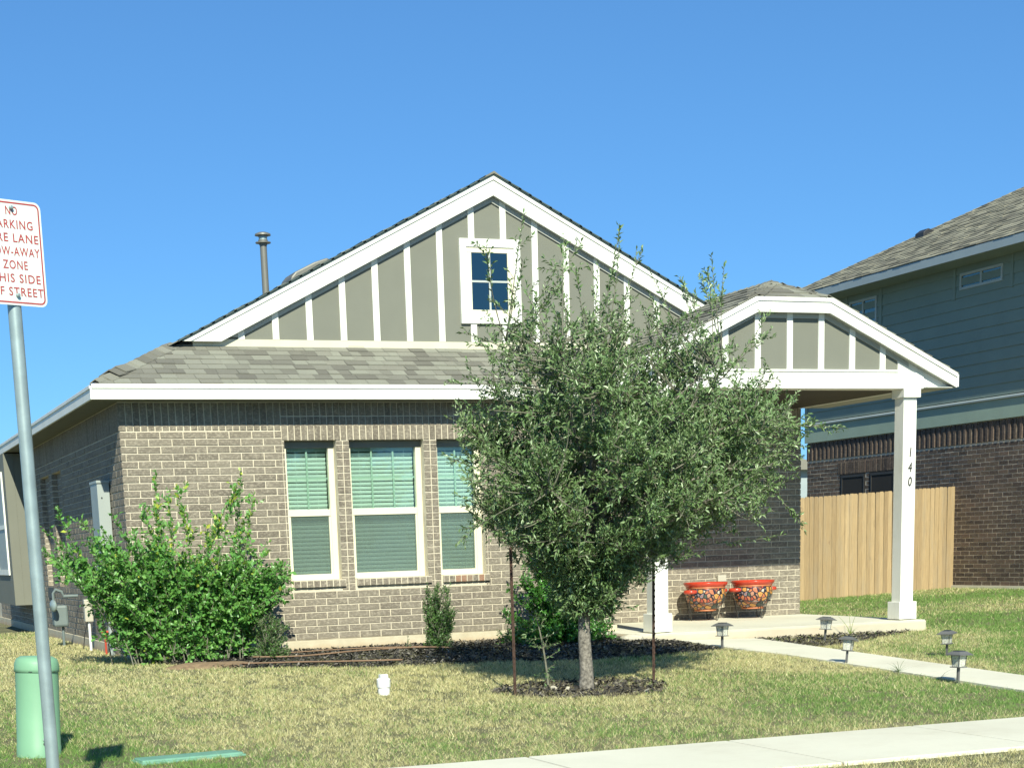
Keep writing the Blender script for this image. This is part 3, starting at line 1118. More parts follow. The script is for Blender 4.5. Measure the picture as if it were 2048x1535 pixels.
def gable_panel(xa, xb_, zlo, zhi_fn, y0, y1, name, mat, parent, apex=None):
    pts = [(xa, zlo), (xb_, zlo), (xb_, zhi_fn(xb_))]
    if apex is not None and xa < apex < xb_:
        pts.append((apex, zhi_fn(apex)))
    pts.append((xa, zhi_fn(xa)))
    if pts[-1][1] <= zlo:
        pts = pts[:-1]
    b = MB()
    b.prism(pts, y0, y1)
    return b.build(name, mat, parent)

gt = lambda x: ZS(x) - 0.20
xend = [x for x in BAT]
edges = [AX - (5.20 - 0.20 - PZ0) / 0.5] + BAT + [AX + (5.20 - 0.2 - PZ0) / 0.5]
for a, b_ in zip(edges[:-1], edges[1:]):
    a2, b2 = a + 0.001, b_ - 0.001
    if b2 <= a2:
        continue
    gable_panel(a2, b2, PZ0, gt, GY + R.uniform(0, .002), GY + 0.05, 'siding_panel', MAT['siding'], H, AX)
for x in BAT:
    zt = gt(x) + 0.02
    if zt < PZ0 + 0.02:
        continue
    parts = [(PZ0, zt)]
    if GW[0] < x < GW[1]:
        parts = [(PZ0, GW[2] - 0.001), (GW[3] + 0.001, zt)]
    for z0, z1 in parts:
        b = MB()
        b.box(x - 0.0375, x + 0.0375, GY - 0.022, GY + 0.001, z0, z1)
        b.build('batten', MAT['white'], H, bevel=0.002)
b = MB()
b.box(1.0, 8.2, GY - 0.018, GY + 0.04, 3.270, PZ0)
b.build('base_flashing', MAT['cream_trim'], H)

# attic window
gwin = MB()
x0, x1, z0, z1 = GW
gwin.box(x0, x1, GY - 0.038, GY + 0.02, z1 - 0.092, z1)
gwin.box(x0, x1, GY - 0.038, GY + 0.02, z0, z0 + 0.092)
gwin.box(x0, x0 + 0.082, GY - 0.037, GY + 0.02, z0 + 0.092, z1 - 0.092)
gwin.box(x1 - 0.082, x1, GY - 0.037, GY + 0.02, z0 + 0.092, z1 - 0.092)
gw = gwin.build('attic_window', MAT['white'], H, bevel=0.003)
b = MB()
fx0, fx1, fz0, fz1 = x0 + 0.082, x1 - 0.082, z0 + 0.092, z1 - 0.092
b.box(fx0, fx1, GY - 0.024, GY + 0.03, fz1 - 0.06, fz1)
b.box(fx0, fx1, GY - 0.024, GY + 0.03, fz0, fz0 + 0.065)
b.box(fx0, fx0 + 0.066, GY - 0.024, GY + 0.03, fz0 + 0.065, fz1 - 0.06)
b.box(fx1 - 0.080, fx1, GY - 0.024, GY + 0.03, fz0 + 0.065, fz1 - 0.06)
b.build('window_frame', MAT['cream'], gw, bevel=0.003)
gx0, gx1, gz0, gz1 = fx0 + 0.066, fx1 - 0.080, fz0 + 0.065, fz1 - 0.06
mx_, mz_ = (gx0 + gx1) / 2, (gz0 + gz1) / 2
for a, b_, c, d in ((gx0, mx_, gz0, mz_), (mx_, gx1, gz0, mz_), (gx0, mx_, mz_, gz1), (mx_, gx1, mz_, gz1)):
    b = MB()
    b.box(a, b_, GY - 0.010, GY - 0.007, c, d)
    b.build('pane', MAT['glass_dark'], gw)
b = MB()
b.box(mx_ - 0.011, mx_ + 0.011, GY - 0.019, GY - 0.0105, gz0, gz1)
b.box(gx0, gx1, GY - 0.0185, GY - 0.011, mz_ - 0.011, mz_ + 0.011)
b.build('muntin', MAT['neigh_frame'], gw)
b = MB()
b.box(gx0, gx1, GY - 0.004, GY - 0.001, gz0, gz1)
b.build('dark_interior', MAT['room'], gw)

# front windows with blinds
FY = 0.115

def front_window(a, b_, cols):
    w = MB()
    L, Rr, T, Bt = 0.046, 0.066, 0.066, 0.050
    w.box(a, a + L, FY, FY + 0.08, WZ0, WZ1 - T)
    w.box(b_ - Rr, b_, FY, FY + 0.08, WZ0, WZ1 - T)
    w.box(a + L, b_ - Rr, FY, FY + 0.08, WZ0, WZ0 + Bt)
    o = w.build('window', MAT['cream'], H, bevel=0.004)
    rz0, rz1 = 1.385, 1.458
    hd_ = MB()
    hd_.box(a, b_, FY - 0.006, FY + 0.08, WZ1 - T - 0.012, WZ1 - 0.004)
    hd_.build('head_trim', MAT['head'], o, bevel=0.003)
    m_ = MB()
    m_.box(a + L, b_ - Rr, FY + 0.004, FY + 0.05, rz0, rz1)
    m_.build('meeting_rail', MAT['cream'], o, bevel=0.004)
    # lower sash sides
    s_ = MB()
    s_.box(a + L, a + L + 0.018, FY + 0.012, FY + 0.05, WZ0 + Bt, rz0)
    s_.box(b_ - Rr - 0.022, b_ - Rr, FY + 0.012, FY + 0.05, WZ0 + Bt, rz0)
    s_.box(a + L + 0.018, b_ - Rr - 0.022, FY + 0.012, FY + 0.05, WZ0 + Bt, WZ0 + Bt + 0.016)
    s_.build('lower_sash', MAT['cream'], o)
    g = MB()
    g.box(a + L, b_ - Rr, FY + 0.040, FY + 0.044, rz1, WZ1 - T)
    g.build('upper_pane', MAT['glass_green'], o)
    g = MB()
    g.box(a + L + 0.018, b_ - Rr - 0.022, FY + 0.036, FY + 0.040, WZ0 + Bt + 0.016, rz0)
    g.build('lower_pane', MAT['glass_green'], o)
    g = MB()
    g.box(a + L + 0.018, b_ - Rr - 0.022, FY + 0.018, FY + 0.019, WZ0 + Bt + 0.016, rz0)
    g.build('insect_screen', MAT['screen'], o)
    # muntins between the panes
    um = (rz1 + WZ1 - T) / 2
    for k in range(1, cols):
        xm = a + L + (b_ - Rr - a - L) * k / cols
        mm = MB()
        mm.box(xm - 0.010, xm + 0.010, FY + 0.046, FY + 0.052, rz1, WZ1 - T)
        mm.build('muntin', MAT['muntin'], o)
    mm = MB()
    mm.box(a + L, b_ - Rr, FY + 0.047, FY + 0.051, um - 0.009, um + 0.009)
    mm.build('muntin', MAT['muntin'], o)
    # blind: slats turned almost shut, head rail
    sl = MB()
    hw = (b_ - Rr - a - L) - 0.012
    c_, s_n = math.cos(math.radians(66)), math.sin(math.radians(66))
    d = 0.0205
    v = []
    for sx in (0, hw):
        for k in (-1, 0, 1):
            yy = k * d * c_
            zz = -k * d * s_n
            cr = 0.003 if k == 0 else 0
            v.append((sx, yy - cr * s_n, zz - cr * c_))
            v.append((sx, yy - cr * s_n + 0.0025 * s_n, zz - cr * c_ + 0.0025 * c_))
    f = []
    for q in (0, 2):
        f += [(q, q + 6, q + 8, q + 2), (q + 1, q + 3, q + 9, q + 7)]
    f += [(0, 1, 7, 6), (4, 10, 11, 5), (0, 2, 4, 5, 3, 1), (6, 7, 9, 11, 10, 8)]
    me = newmesh('blind_slat', v, f, MAT['slat'])
    z = WZ1 - T - 0.085
    while z > WZ0 + Bt + 0.03:
        s1 = link('blind_slat', me, o)
        s1.location = (a + L + 0.006, FY + 0.105, z + R.uniform(-.001, .001))
        s1.rotation_euler = (R.uniform(-0.03, 0.03), 0, 0)
        z -= 0.0462
    hr = MB()
    hr.box(a + L + 0.004, b_ - Rr - 0.004, FY + 0.085, FY + 0.12, WZ1 - T - 0.05, WZ1 - T - 0.004)
    hr.build('blind_head_rail', MAT['box_grey'], o)
    for xx in (a + L + 0.12, b_ - Rr - 0.12):
        cd = MB()
        cd.box(xx, xx + 0.003, FY + 0.072, FY + 0.074, WZ0 + Bt, WZ1 - T - 0.04)
        cd.build('ladder_cord', MAT['slat'], o)
    rm = MB()
    rm.box(a + 0.01, b_ - 0.01, FY + 0.23, FY + 0.25, WZ0, WZ1 - 0.01)
    rm.build('dark_interior', MAT['room'], o)

front_window(*WIN[0], 2)
front_window(*WIN[1], 3)
front_window(*WIN[2], 2)

# vents on the roof
rv = root  # keep name short
b = MB()
b.lathe([(0.045, 4.0), (0.045, 4.94)], 16, (2.73, 4.0))
pv = b.build('flue_pipe', MAT['pipe_grey'], H, auto=True)
b = MB()
b.lathe([(0.052, 4.93), (0.052, 4.95), (0.100, 4.955), (0.100, 4.967), (0.062, 4.975), (0.062, 4.995)], 20, (2.73, 4.0))
b.lathe([(0.062, 5.035), (0.062, 5.045), (0.105, 5.050), (0.100, 5.070), (0.055, 5.088), (0.0, 5.092)], 20, (2.73, 4.0))
b.build('flue_cap', MAT['pipe_grey'], pv, auto=True)
b = MB()
b.lathe([(0.055, 4.995), (0.055, 5.035)], 16, (2.73, 4.0))
b.build('cap_louvre', MAT['galv'], pv, auto=True)
b = MB()
prof = [(2.72, ZS(2.72)), (2.74, ZS(2.74) + 0.09), (2.80, ZS(2.8) + 0.125), (3.05, ZS(3.05) + 0.12), (3.22, ZS(3.22) + 0.09), (3.30, ZS(3.30) + 0.0)]
b.prism(prof, 2.75, 3.25)
b.build('roof_vent', MAT['pipe_grey'], H, bevel=0.02)

# bay on the left side
b = MB()
b.box(-0.335, -0.002, 8.40, 10.9, 0.345, 2.60)
bay = b.build('side_bay', MAT['siding'], H)
for yy in (8.40,):
    for xx in (-0.20, -0.08):
        b = MB()
        b.box(xx, xx + 0.006, yy - 0.006, yy, 0.345, 2.60)
        b.build('panel_joint', MAT['siding'], bay)
b = MB()
for (y0_, y1_, z0_, z1_) in ((8.74, 8.80, 0.80, 2.35), (10.2, 10.28, 0.80, 2.35), (8.80, 10.2, 0.80, 0.88), (8.80, 10.2, 2.27, 2.35), (8.80, 10.2, 1.50, 1.56)):
    b.box(-0.36, -0.336, y0_, y1_, z0_, z1_)
bw = b.build('bay_window', MAT['white'], bay)
b = MB()
b.box(-0.345, -0.338, 8.80, 10.2, 0.88, 2.27)
b.build('window_shade', plain('pale_shade', (0.34, 0.37, 0.35), 0.5, var=0.05), bw)

# ------------------------------------------------------------------ porch
PY = -1.0
PX0, PX1, PXC = 5.34, 9.85, 7.595
PZE, PPI = 2.84, 0.470
PF = -1.10
PR = PZE + PPI * (PXC - PX0)         # ridge ~3.90
ZP = lambda x: min(PZE + PPI * (x - PX0), PZE + PPI * (PX1 - x))
CLX0, CLX1, CLZ = 7.09, 8.10, PZE + PPI * (7.09 - PX0)
sl = MB()
sl.box(5.52, 9.47, -1.15, PW + 0.004, -0.45, -0.060)
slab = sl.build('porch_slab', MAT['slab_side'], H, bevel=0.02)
sl = MB()
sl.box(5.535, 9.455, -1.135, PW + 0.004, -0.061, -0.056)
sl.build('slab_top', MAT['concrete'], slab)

pr = MB()
yb = 3.4
HY = PF + (PR - CLZ) / PPI
lw = 0.018
pr.add([(PX0, PF, PZE), (CLX0, PF, CLZ), (PXC, HY, PR), (PXC, yb, PR), (PX0, yb, PZE),
        (PX1, PF, PZE), (CLX1, PF, CLZ), (PX1, yb, PZE)],
       [(0, 1, 2, 3, 4), (5, 7, 3, 2, 6), (1, 6, 2)])
pr.add([(PX0, PF, PZE - lw), (CLX0, PF, CLZ - lw), (PXC, HY, PR - lw), (PXC, yb, PR - lw), (PX0, yb, PZE - lw),
        (PX1, PF, PZE - lw), (CLX1, PF, CLZ - lw), (PX1, yb, PZE - lw)],
       [(4, 3, 2, 1, 0), (6, 2, 3, 7, 5), (2, 6, 1)])
proof = pr.build('porch_roof', MAT['roof_under'], H)
q = math.hypot(1, PPI)
cp_, sp_ = 1 / q, PPI / q
Lp = (PXC - PX0) * q
tp = shingle_rows((PX0 - 0.02, PF - 0.025, PZE + .0), (0, 1, 0), (cp_, 0, sp_), (-sp_, 0, cp_), 4.7, Lp, 0.142,
                  clip=lambda v: ((0 if v * cp_ < (CLX0 - PX0) else (v * cp_ - (CLX0 - PX0)) * 1.0), 4.7), seed=8)
tq = shingle_rows((PX1 + 0.02, PF - 0.025, PZE + .0), (0, 1, 0), (-cp_, 0, sp_), (sp_, 0, cp_), 4.7, Lp, 0.142,
                  clip=lambda v: ((0 if v * cp_ < (PX1 - CLX1) else (v * cp_ - (PX1 - CLX1)) * 1.0), 4.7), seed=9)
th_ = shingle_rows((CLX0, PF - 0.025, CLZ + .0), (1, 0, 0), (0, cp_, sp_), (0, -sp_, cp_), CLX1 - CLX0, 0.55, 0.142,
                   clip=lambda v: (v * cp_, CLX1 - CLX0 - v * cp_), seed=10)
shingles_stuff(tp + tq + th_, 'shingle_courses', MAT['shingle'], proof)
# porch ridge + hip caps
b = MB()

def cap_line(mb, p0, p1, w=0.095, step=0.14, drop=0.06):
    p0, p1 = Vector(p0), Vector(p1)
    L_ = (p1 - p0).length
    d = (p1 - p0) / L_
    s = d.cross(Vector((0, 0, 1))).normalized()
    t = 0.0
    while t < L_ - 0.02:
        a, b_ = p0 + d * t, p0 + d * min(t + step + 0.04, L_)
        ua, ub = Vector((0, 0, 0.028)), Vector((0, 0, 0.014))
        A = [a - s * w - Vector((0, 0, drop)) + ua, a + ua, a + s * w - Vector((0, 0, drop)) + ua,
             b_ - s * w - Vector((0, 0, drop)) + ub, b_ + ub, b_ + s * w - Vector((0, 0, drop)) + ub]
        B_ = [x - Vector((0, 0, 0.013)) for x in A]
        mb.add(A + B_, [(0, 1, 4, 3), (1, 2, 5, 4), (6, 9, 10, 7), (7, 10, 11, 8), (0, 6, 7, 1), (1, 7, 8, 2), (0, 3, 9, 6), (2, 8, 11, 5)], R.random())
        t += step

cap_line(b, (CLX0 + .03, PF + 0.01, CLZ + .012), (PXC, HY, PR), drop=0.022)
cap_line(b, (CLX1 - .03, PF + 0.01, CLZ + .012), (PXC, HY, PR), drop=0.022)
cap_line(b, (PXC, HY - 0.02, PR), (PXC, yb, PR))
b.build('ridge_caps', MAT['shingle'], proof, kind='stuff')

# porch rake boards
def porch_band(zt, zb, y0, y1, name, mat, ext=0.0):
    ze = PZE - PPI * ext
    pl = [[(PX0 - ext, ze - zt), (CLX0, CLZ - zt), (CLX0 + 0.03, CLZ - zb), (PX0 - ext, ze - zb)],
          [(CLX0, CLZ - zt), (CLX1, CLZ - zt), (CLX1 - 0.03, CLZ - zb), (CLX0 + 0.03, CLZ - zb)],
          [(CLX1, CLZ - zt), (PX1 + ext, ze - zt), (PX1 + ext, ze - zb), (CLX1 - 0.03, CLZ - zb)]]
    for p in pl:
        b = MB()
        b.prism(p[::-1], y0, y1)
        b.build(name, mat, H, bevel=0.001)

porch_band(0.015, 0.165, PF - 0.025, PF, 'porch_rake_board', MAT['white'])
porch_band(0.000, 0.045, PF - 0.040, PF - 0.026, 'porch_rake_trim', MAT['white'])
porch_band(0.145, 0.158, PF + 0.001, -0.99, 'porch_rake_soffit', MAT['soffit'])
b = MB()
b.box(PX1 - 0.0, PX1 + 0.025, PF - 0.025, 1.2, PZE - 0.155, PZE - 0.012)
b.build('porch_side_fascia', MAT['white'], H)
b = MB()
b.box(PX0 - 0.025, PX0, PF - 0.025, -0.34, PZE - 0.155, PZE - 0.012)
b.build('porch_side_fascia', MAT['white'], H)
b = MB()
b.box(9.442, PX1, PF + 0.001, PW, 2.675, 2.687)
b.build('porch_eave_soffit', MAT['soffit'], H)
b = MB()
b.box(PX0, 5.748, PF + 0.001, -0.345, 2.675, 2.687)
b.build('porch_eave_soffit', MAT['soffit'], H)
b = MB()
b.box(5.70, XE - 0.03, PY + 0.202, PW + 0.004, 2.676, 2.690)
b.build('porch_ceiling', MAT['ceiling'], H)
porch_band(0.150, 0.215, PY - 0.020, PY - 0.001, 'porch_frieze_board', MAT['soffit'], -0.62)
# porch gable
PB0 = 2.882
pt = lambda x: min(ZP(x), CLZ) - 0.145
PBAT = [7.175 + 0.4225 * k for k in range(-4, 5)]
e0 = PX0 + (PB0 + 0.145 - PZE) / PPI
e1 = PX1 - (PB0 + 0.145 - PZE) / PPI
for a, b_ in zip([e0] + PBAT, PBAT + [e1]):
    cuts = sorted({a, b_} | {c for c in (CLX0, CLX1) if a < c < b_})
    pts = [(a + .001, PB0), (b_ - .001, PB0)] + [(c, pt(c)) for c in reversed(cuts) if pt(c) > PB0 + 0.003]
    pts = [(min(max(px_, a + .001), b_ - .001), pz) for px_, pz in pts]
    b = MB()
    b.prism(pts, PY + R.uniform(0, .002), PY + 0.05)
    b.build('siding_panel', MAT['siding'], H)
for x in PBAT:
    if pt(x) < PB0 + 0.03:
        continue
    b = MB()
    b.box(x - 0.0385, x + 0.0385, PY - 0.022, PY + 0.001, PB0, pt(x) + 0.004)
    b.build('batten', MAT['white'], H, bevel=0.002)
b = MB()
b.box(5.75, 9.44, PY - 0.03, PY + 0.20, 2.67, 2.856)
pbeam = b.build('porch_beam', MAT['white'], H, bevel=0.004)
b = MB()
b.box(5.75, 9.08, PY - 0.042, PY + 0.02, 2.857, PB0 + 0.001)
b.build('beam_trim', MAT['white'], pbeam, bevel=0.003)
b = MB()
b.prism([(9.08, 2.690), (9.83, 2.690), (9.83, 2.700), (9.08, pt(9.08) + 0.012)], PY - 0.018, PY + 0.02)
b.build('porch_beam', MAT['white'], H)
b = MB()
b.box(9.39, 9.44, PY + 0.201, PW + 0.006, 2.671, 2.845)
b.build('porch_beam', MAT['white'], H, bevel=0.004)
b = MB()
b.box(5.75, 5.80, PY + 0.201, 0.0, 2.671, 2.845)
b.build('porch_beam', MAT['white'], H, bevel=0.004)

def porch_column(x):
    b = MB()
    b.box(x, x + 0.185, PY, PY + 0.185, -0.05, 2.57)
    o = b.build('porch_column', MAT['white'], H, bevel=0.004)
    b = MB()
    b.box(x - 0.033, x + 0.218, PY - 0.033, PY + 0.218, -0.045, 0.165)
    b.build('column_base', MAT['white'], o, bevel=0.005)
    b = MB()
    b.box(x - 0.028, x + 0.213, PY - 0.042, PY + 0.213, 2.570, 2.671)
    b.build('column_cap', MAT['white'], o, bevel=0.005)
    b = MB()
    b.box(x + 0.01, x + 0.17, PY + 0.01, PY + 0.17, -0.058, -0.045)
    b.build('column_shim', MAT['black'], o)
    return o

porch_column(5.82)
pc = porch_column(9.185)

def text_mesh(name, s, size, mat, extrude=0.0, sx=1.0, offset=0.0, shear=0.0, align='CENTER', space=1.0):
    cu = bpy.data.curves.new(name, 'FONT')
    cu.body = s
    cu.size = size
    cu.extrude = extrude
    cu.offset = offset
    cu.shear = shear
    cu.align_x = align
    cu.align_y = 'CENTER'
    cu.space_character = space
    cu.resolution_u = 3
    o = bpy.data.objects.new(name, cu)
    COL.objects.link(o)
    dg = bpy.context.evaluated_depsgraph_get()
    me = bpy.data.meshes.new_from_object(o.evaluated_get(dg))
    bpy.data.objects.remove(o)
    me.transform(Matrix.Diagonal((sx, 1, 1, 1)))
    me.materials.clear()
    me.materials.append(mat)
    return me

for ch, z in (('1', 1.932), ('4', 1.757), ('0', 1.590)):
    me = text_mesh('house_number', ch, 0.155, MAT['bronze'], 0.004, sx=0.72, shear=0.12)
    o = link('house_number', me, pc)
    o.location = (9.285, PY - 0.006, z)
    o.rotation_euler = (math.pi / 2, 0, 0)

# little things on the house walls
b = MB()
b.box(8.135, 8.262, PW - 0.05, PW + 0.0, 0.43, 0.515)
b.build('outlet_cover', MAT['beige_plastic'], H, bevel=0.008)
b = MB()
b.lathe([(0.0, -0.06), (0.028, -0.05), (0.034, -0.02), (0.034, 0.04), (0.0, 0.045)], 14, cap=False)
sc = b.build('security_camera', MAT['white_pvc'], H, auto=True)
sc.location = (9.18, 1.60, 2.63)
sc.rotation_euler = (0.9, 0.2, 0.3)
b = MB()
b.box(-0.012, -0.001, 6.35, 6.95, 0.47, 0.62)
b.build('wall_vent', MAT['black'], H)
b = MB()
b.box(-0.145, -0.008, 0.86, 1.34, 0.72, 1.84)
pn = b.build('electric_panel', MAT['box_grey'], H, bevel=0.006)
b = MB()
b.box(-0.152, -0.004, 0.845, 1.355, 1.82, 1.848)
b.build('panel_hood', MAT['box_grey'], pn)
b = MB()
b.tube([(-0.07, 1.1, 0.72), (-0.07, 1.1, -0.2)], 0.03, 10)
b.build('panel_conduit', MAT['box_grey'], pn)
b = MB()
b.lathe([(0.008, 0), (0.008, 0.006)], 10)
k = b.build('panel_screw', MAT['black'], pn)
k.location = (-0.10, 0.857, 1.66)
k.rotation_euler = (math.pi / 2, 0, 0)
# gas meter
b = MB()
b.box(-0.36, -0.17, 3.80, 4.00, 0.155, 0.43)
gm = b.build('gas_meter', MAT['meter_grey'], H, bevel=0.03)
b = MB()
b.tube([(-0.33, 3.9, 0.43), (-0.33, 3.9, 0.58), (-0.30, 3.9, 0.63), (-0.22, 3.9, 0.60), (-0.20, 3.9, 0.54), (-0.02, 3.9, 0.54)], 0.020, 8)
b.tube([(-0.24, 3.9, 0.155), (-0.24, 3.9, -0.2)], 0.018, 8)
b.build('meter_pipe', MAT['meter_grey'], gm, auto=True)
b = MB()
b.lathe([(0.0, -0.035), (0.05, -0.03), (0.075, -0.01), (0.075, 0.01), (0.05, 0.03), (0.0, 0.035)], 18, cap=False)
rg = b.build('regulator', MAT['galv'], gm, auto=True)
rg.location = (-0.37, 3.66, 0.43)
rg.rotation_euler = (0, math.pi / 2, 0.3)
# telephone box
b = MB()
b.box(-0.16, -0.06, 2.42, 2.52, 0.25, 0.52)
tb = b.build('telephone_box', MAT['beige_plastic'], H, bevel=0.01)
b = MB()
b.tube([(-0.11, 2.47, 0.25), (-0.11, 2.47, -0.2)], 0.016, 8)
b.build('white_conduit', MAT['white_pvc'], tb)
b = MB()
b.tube([(-0.13, 2.46, 0.26), (-0.17, 2.5, 0.1), (-0.21, 2.55, -0.2)], 0.006, 5)
b.build('cable', MAT['black'], tb)
b = MB()
b.tube([(-0.09, 1.43, -0.2), (-0.09, 1.43, 0.16)], 0.013, 8)
b.tube([(-0.13, 1.43, 0.16), (-0.05, 1.43, 0.16)], 0.016, 8)
b.build('red_water_stub', MAT['red_paint'], H)

# ------------------------------------------------------------------ neighbouring two-storey house
XN = 16.2
YF, YN = 12.39, -4.0
N = root('two_storey_house', 'two-storey neighbour house with slate green lap siding over dark brick', 'house', (XN, 4, 0))
b = MB()
b.box(XN + 0.009, XN + 0.25, YN, YF, -0.02, 2.86)
b.box(XN + 0.02, XN + 0.25, YN, YF, 2.86, 5.62)
b.box(XN + 0.25, XN + 12, YF - 0.2, YF, -0.02, 5.6)
b.box(XN + 0.25, XN + 12, YN, YN + 0.2, -0.02, 5.6)
nw = b.build('side_wall', MAT['mortar_grey'], N)
b = MB()
b.box(XN - 0.03, XN + 0.25, YN, YF, -0.4, 0.035)
b.build('foundation', MAT['concrete'], N)
NB = Bricks((XN, 0, 0), (0, 1), (-1, 0))
NWIN = [(9.28, 10.14), (10.28, 11.16)]
nholes = [(a, b_, 1.0, 2.18) for a, b_ in NWIN]
rr = lay(YN, YF, 0.04, 0.04 + 32 * BH, nholes, 0.05)
ns = [r for r in rr if 5.0 < r[0] < 7.95]
ns.sort(key=lambda r: (r[0]))
near = ns[:300]
nid = set(near)
NB.singles(near, MAT['brick_dark'], nw, -0.005)
NB.add([r for r in rr if r not in nid], -0.005)
for a, b_ in ((9.2, 11.25),):
    NB.add(soldiers(a, b_, 2.185, 2.425), 0.004)
zt0 = 0.04 + 32 * BH
so = soldiers(YN, YF, zt0 + 0.03, 2.86)
NB.add(so[::2], 0.014)
NB.add(so[1::2], 0.0)
NB.build('brickwork', MAT['brick_dark'], nw)
# frieze, band, lap boards
b = MB()
b.box(XN - 0.045, XN + 0.02, YN, YF + 0.03, 2.866, 3.185)
b.build('frieze_board', MAT['neigh_trim'], N)
b = MB()
b.prism([(XN - 0.045, 3.186), (XN - 0.085, 3.20), (XN - 0.085, 3.225), (XN + 0.02, 3.262), (XN + 0.02, 3.186)], YN, YF + 0.03)
b.build('drip_band', MAT['neigh_fascia'], N)
z = 3.262
while z < 5.45:
    b = MB()
    j = R.uniform(-.001, .001)
    b.prism([(XN - 0.030, z + j), (XN - 0.012, z + 0.195 + j), (XN + 0.019, z + 0.195 + j), (XN + 0.019, z + j)], YN, YF)
    b.build('siding_board', MAT['neigh_siding'], N)
    z += 0.195
b = MB()
b.box(XN - 0.045, XN + 0.02, YF - 0.06, YF + 0.03, 3.264, 5.54)
b.build('corner_board', MAT['neigh_siding'], N)

def nwindow(y0, y1, z0, z1, slider=True, mat='neigh_frame', proud=0.04, w=0.045):
    b = MB()
    X0, X1 = XN - proud, XN + 0.03
    b.box(X0, X1, y0, y1, z1 - w, z1)
    b.box(X0, X1, y0, y1, z0, z0 + w)
    b.box(X0, X1, y0, y0 + w, z0 + w, z1 - w)
    b.box(X0, X1, y1 - w, y1, z0 + w, z1 - w)
    ym = (y0 + y1) / 2
    if slider:
        b.box(X0 + 0.003, X1, ym - w / 2, ym + w / 2, z0 + w, z1 - w)
    o = b.build('window', MAT[mat], N, bevel=0.003)
    for a, c in ((y0 + w, ym - w / 2), (ym + w / 2, y1 - w)) if slider else ((y0 + w, y1 - w),):
        g = MB()
        g.box(X0 + 0.022, X0 + 0.026, a, c, z0 + w, z1 - w)
        g.build('pane', MAT['glass_dark'], o)
    g = MB()
    g.box(X0 + 0.032, X0 + 0.036, y0 + w, y1 - w, z0 + w, z1 - w)
    g.build('dark_interior', MAT['room'], o)
    return o

nwindow(6.22, 7.39, 5.14, 5.42)
nwindow(9.93, 10.85, 4.70, 5.42)
b = MB()
for yy in (5.98, 7.55, 9.80, 10.95):
    b = MB()
    b.box(XN - 0.038, XN - 0.02, yy - 0.04, yy + 0.04, 4.7 if yy > 9 else 5.0, 5.53)
    b.build('window_side_trim', MAT['neigh_siding'], N)
# the ground floor windows sit in openings: carve by recessed frames in front of dark boxes
for a, b_ in NWIN:
    bb = MB()
    bb.box(XN - 0.0005, XN + 0.0085, a, b_, 1.0, 2.18)
    bb.build('window_reveal', MAT['room'], N)
    o = nwindow(a + 0.02, b_ - 0.05, 1.0, 2.15, slider=False, mat='bronze', proud=0.012, w=0.04)
# eave, fascia, hip roof
EX, EYF, EYN, EZ = XN - 0.64, YF + 0.20, YN - 0.42, 5.67
b = MB()
b.box(EX - 0.025, EX, EYN, EYF, 5.525, 5.665)
b.build('fascia', MAT['neigh_fascia'], N)
b = MB()
b.box(EX - 0.025, XN + 12, EYF, EYF + 0.025, 5.525, 5.665)
b.build('fascia', MAT['neigh_fascia'], N)
b = MB()
b.box(EX, XN - 0.032, EYN, EYF, 5.530, 5.542)
b.build('soffit', MAT['neigh_siding'], N)
hw = 6.4
rx = EX + hw
rz = EZ + 0.487 * hw
b = MB()
EXR = EX + 2 * hw
b.add([(EX, EYN, EZ), (EX, EYF, EZ), (EXR, EYF, EZ), (EXR, EYN, EZ), (rx, EYN + hw, rz), (rx, EYF - hw, rz)],
      [(0, 4, 5, 1), (1, 5, 2), (2, 5, 4, 3), (3, 4, 0), (0, 1, 2, 3)])
nr = b.build('hip_roof', MAT['roof_under'], N)
lv = hw * math.sqrt(1 + 0.487 ** 2)
c6, s6 = 1 / math.sqrt(1 + 0.487 ** 2), 0.487 / math.sqrt(1 + 0.487 ** 2)
LT = EYF - EYN
tn = shingle_rows((EX - 0.03, EYN, EZ + 0.002), (0, 1, 0), (c6, 0, s6), (-s6, 0, c6), LT, lv, 0.142,
                  clip=lambda v: (v * c6, LT - v * c6), seed=12, wmin=0.18, wmax=0.36)
shingles_stuff(tn, 'shingle_courses', MAT['shingle_tan'], nr)
b = MB()
cap_line(b, (EX, EYF, EZ), (rx, EYF - hw, rz), drop=0.03)
b.build('hip_caps', MAT['shingle_tan'], nr, kind='stuff')
b = MB()
vz = lambda x: EZ + 0.487 * (x - EX)
b.prism([(17.25, vz(17.25)), (17.25, vz(17.25) + 0.11), (17.36, vz(17.36) + 0.13), (17.50, vz(17.50) + 0.02), (17.50, vz(17.50))], 10.0, 10.28)
b.build('roof_vent', MAT['black'], N, bevel=0.01)

# a house far behind, seen in the slot between the two
FH = root('distant_house', 'pale sided house far behind, in the gap between brick house and fence', 'house', (28, 40, 0))
b = MB()
b.box(22, 34, 40, 50, -0.2, 3.6)
b.build('wall', MAT['neigh_fascia'], FH)
b = MB()
b.prism([(21.6, 3.55), (34.4, 3.55), (28, 5.4)], 39.6, 50.4)
b.build('roof', MAT['shingle'], FH)
b = MB()
b.box(26.0, 27.4, 39.95, 39.999, 1.0, 2.4)
b.build('window', MAT['room'], FH)

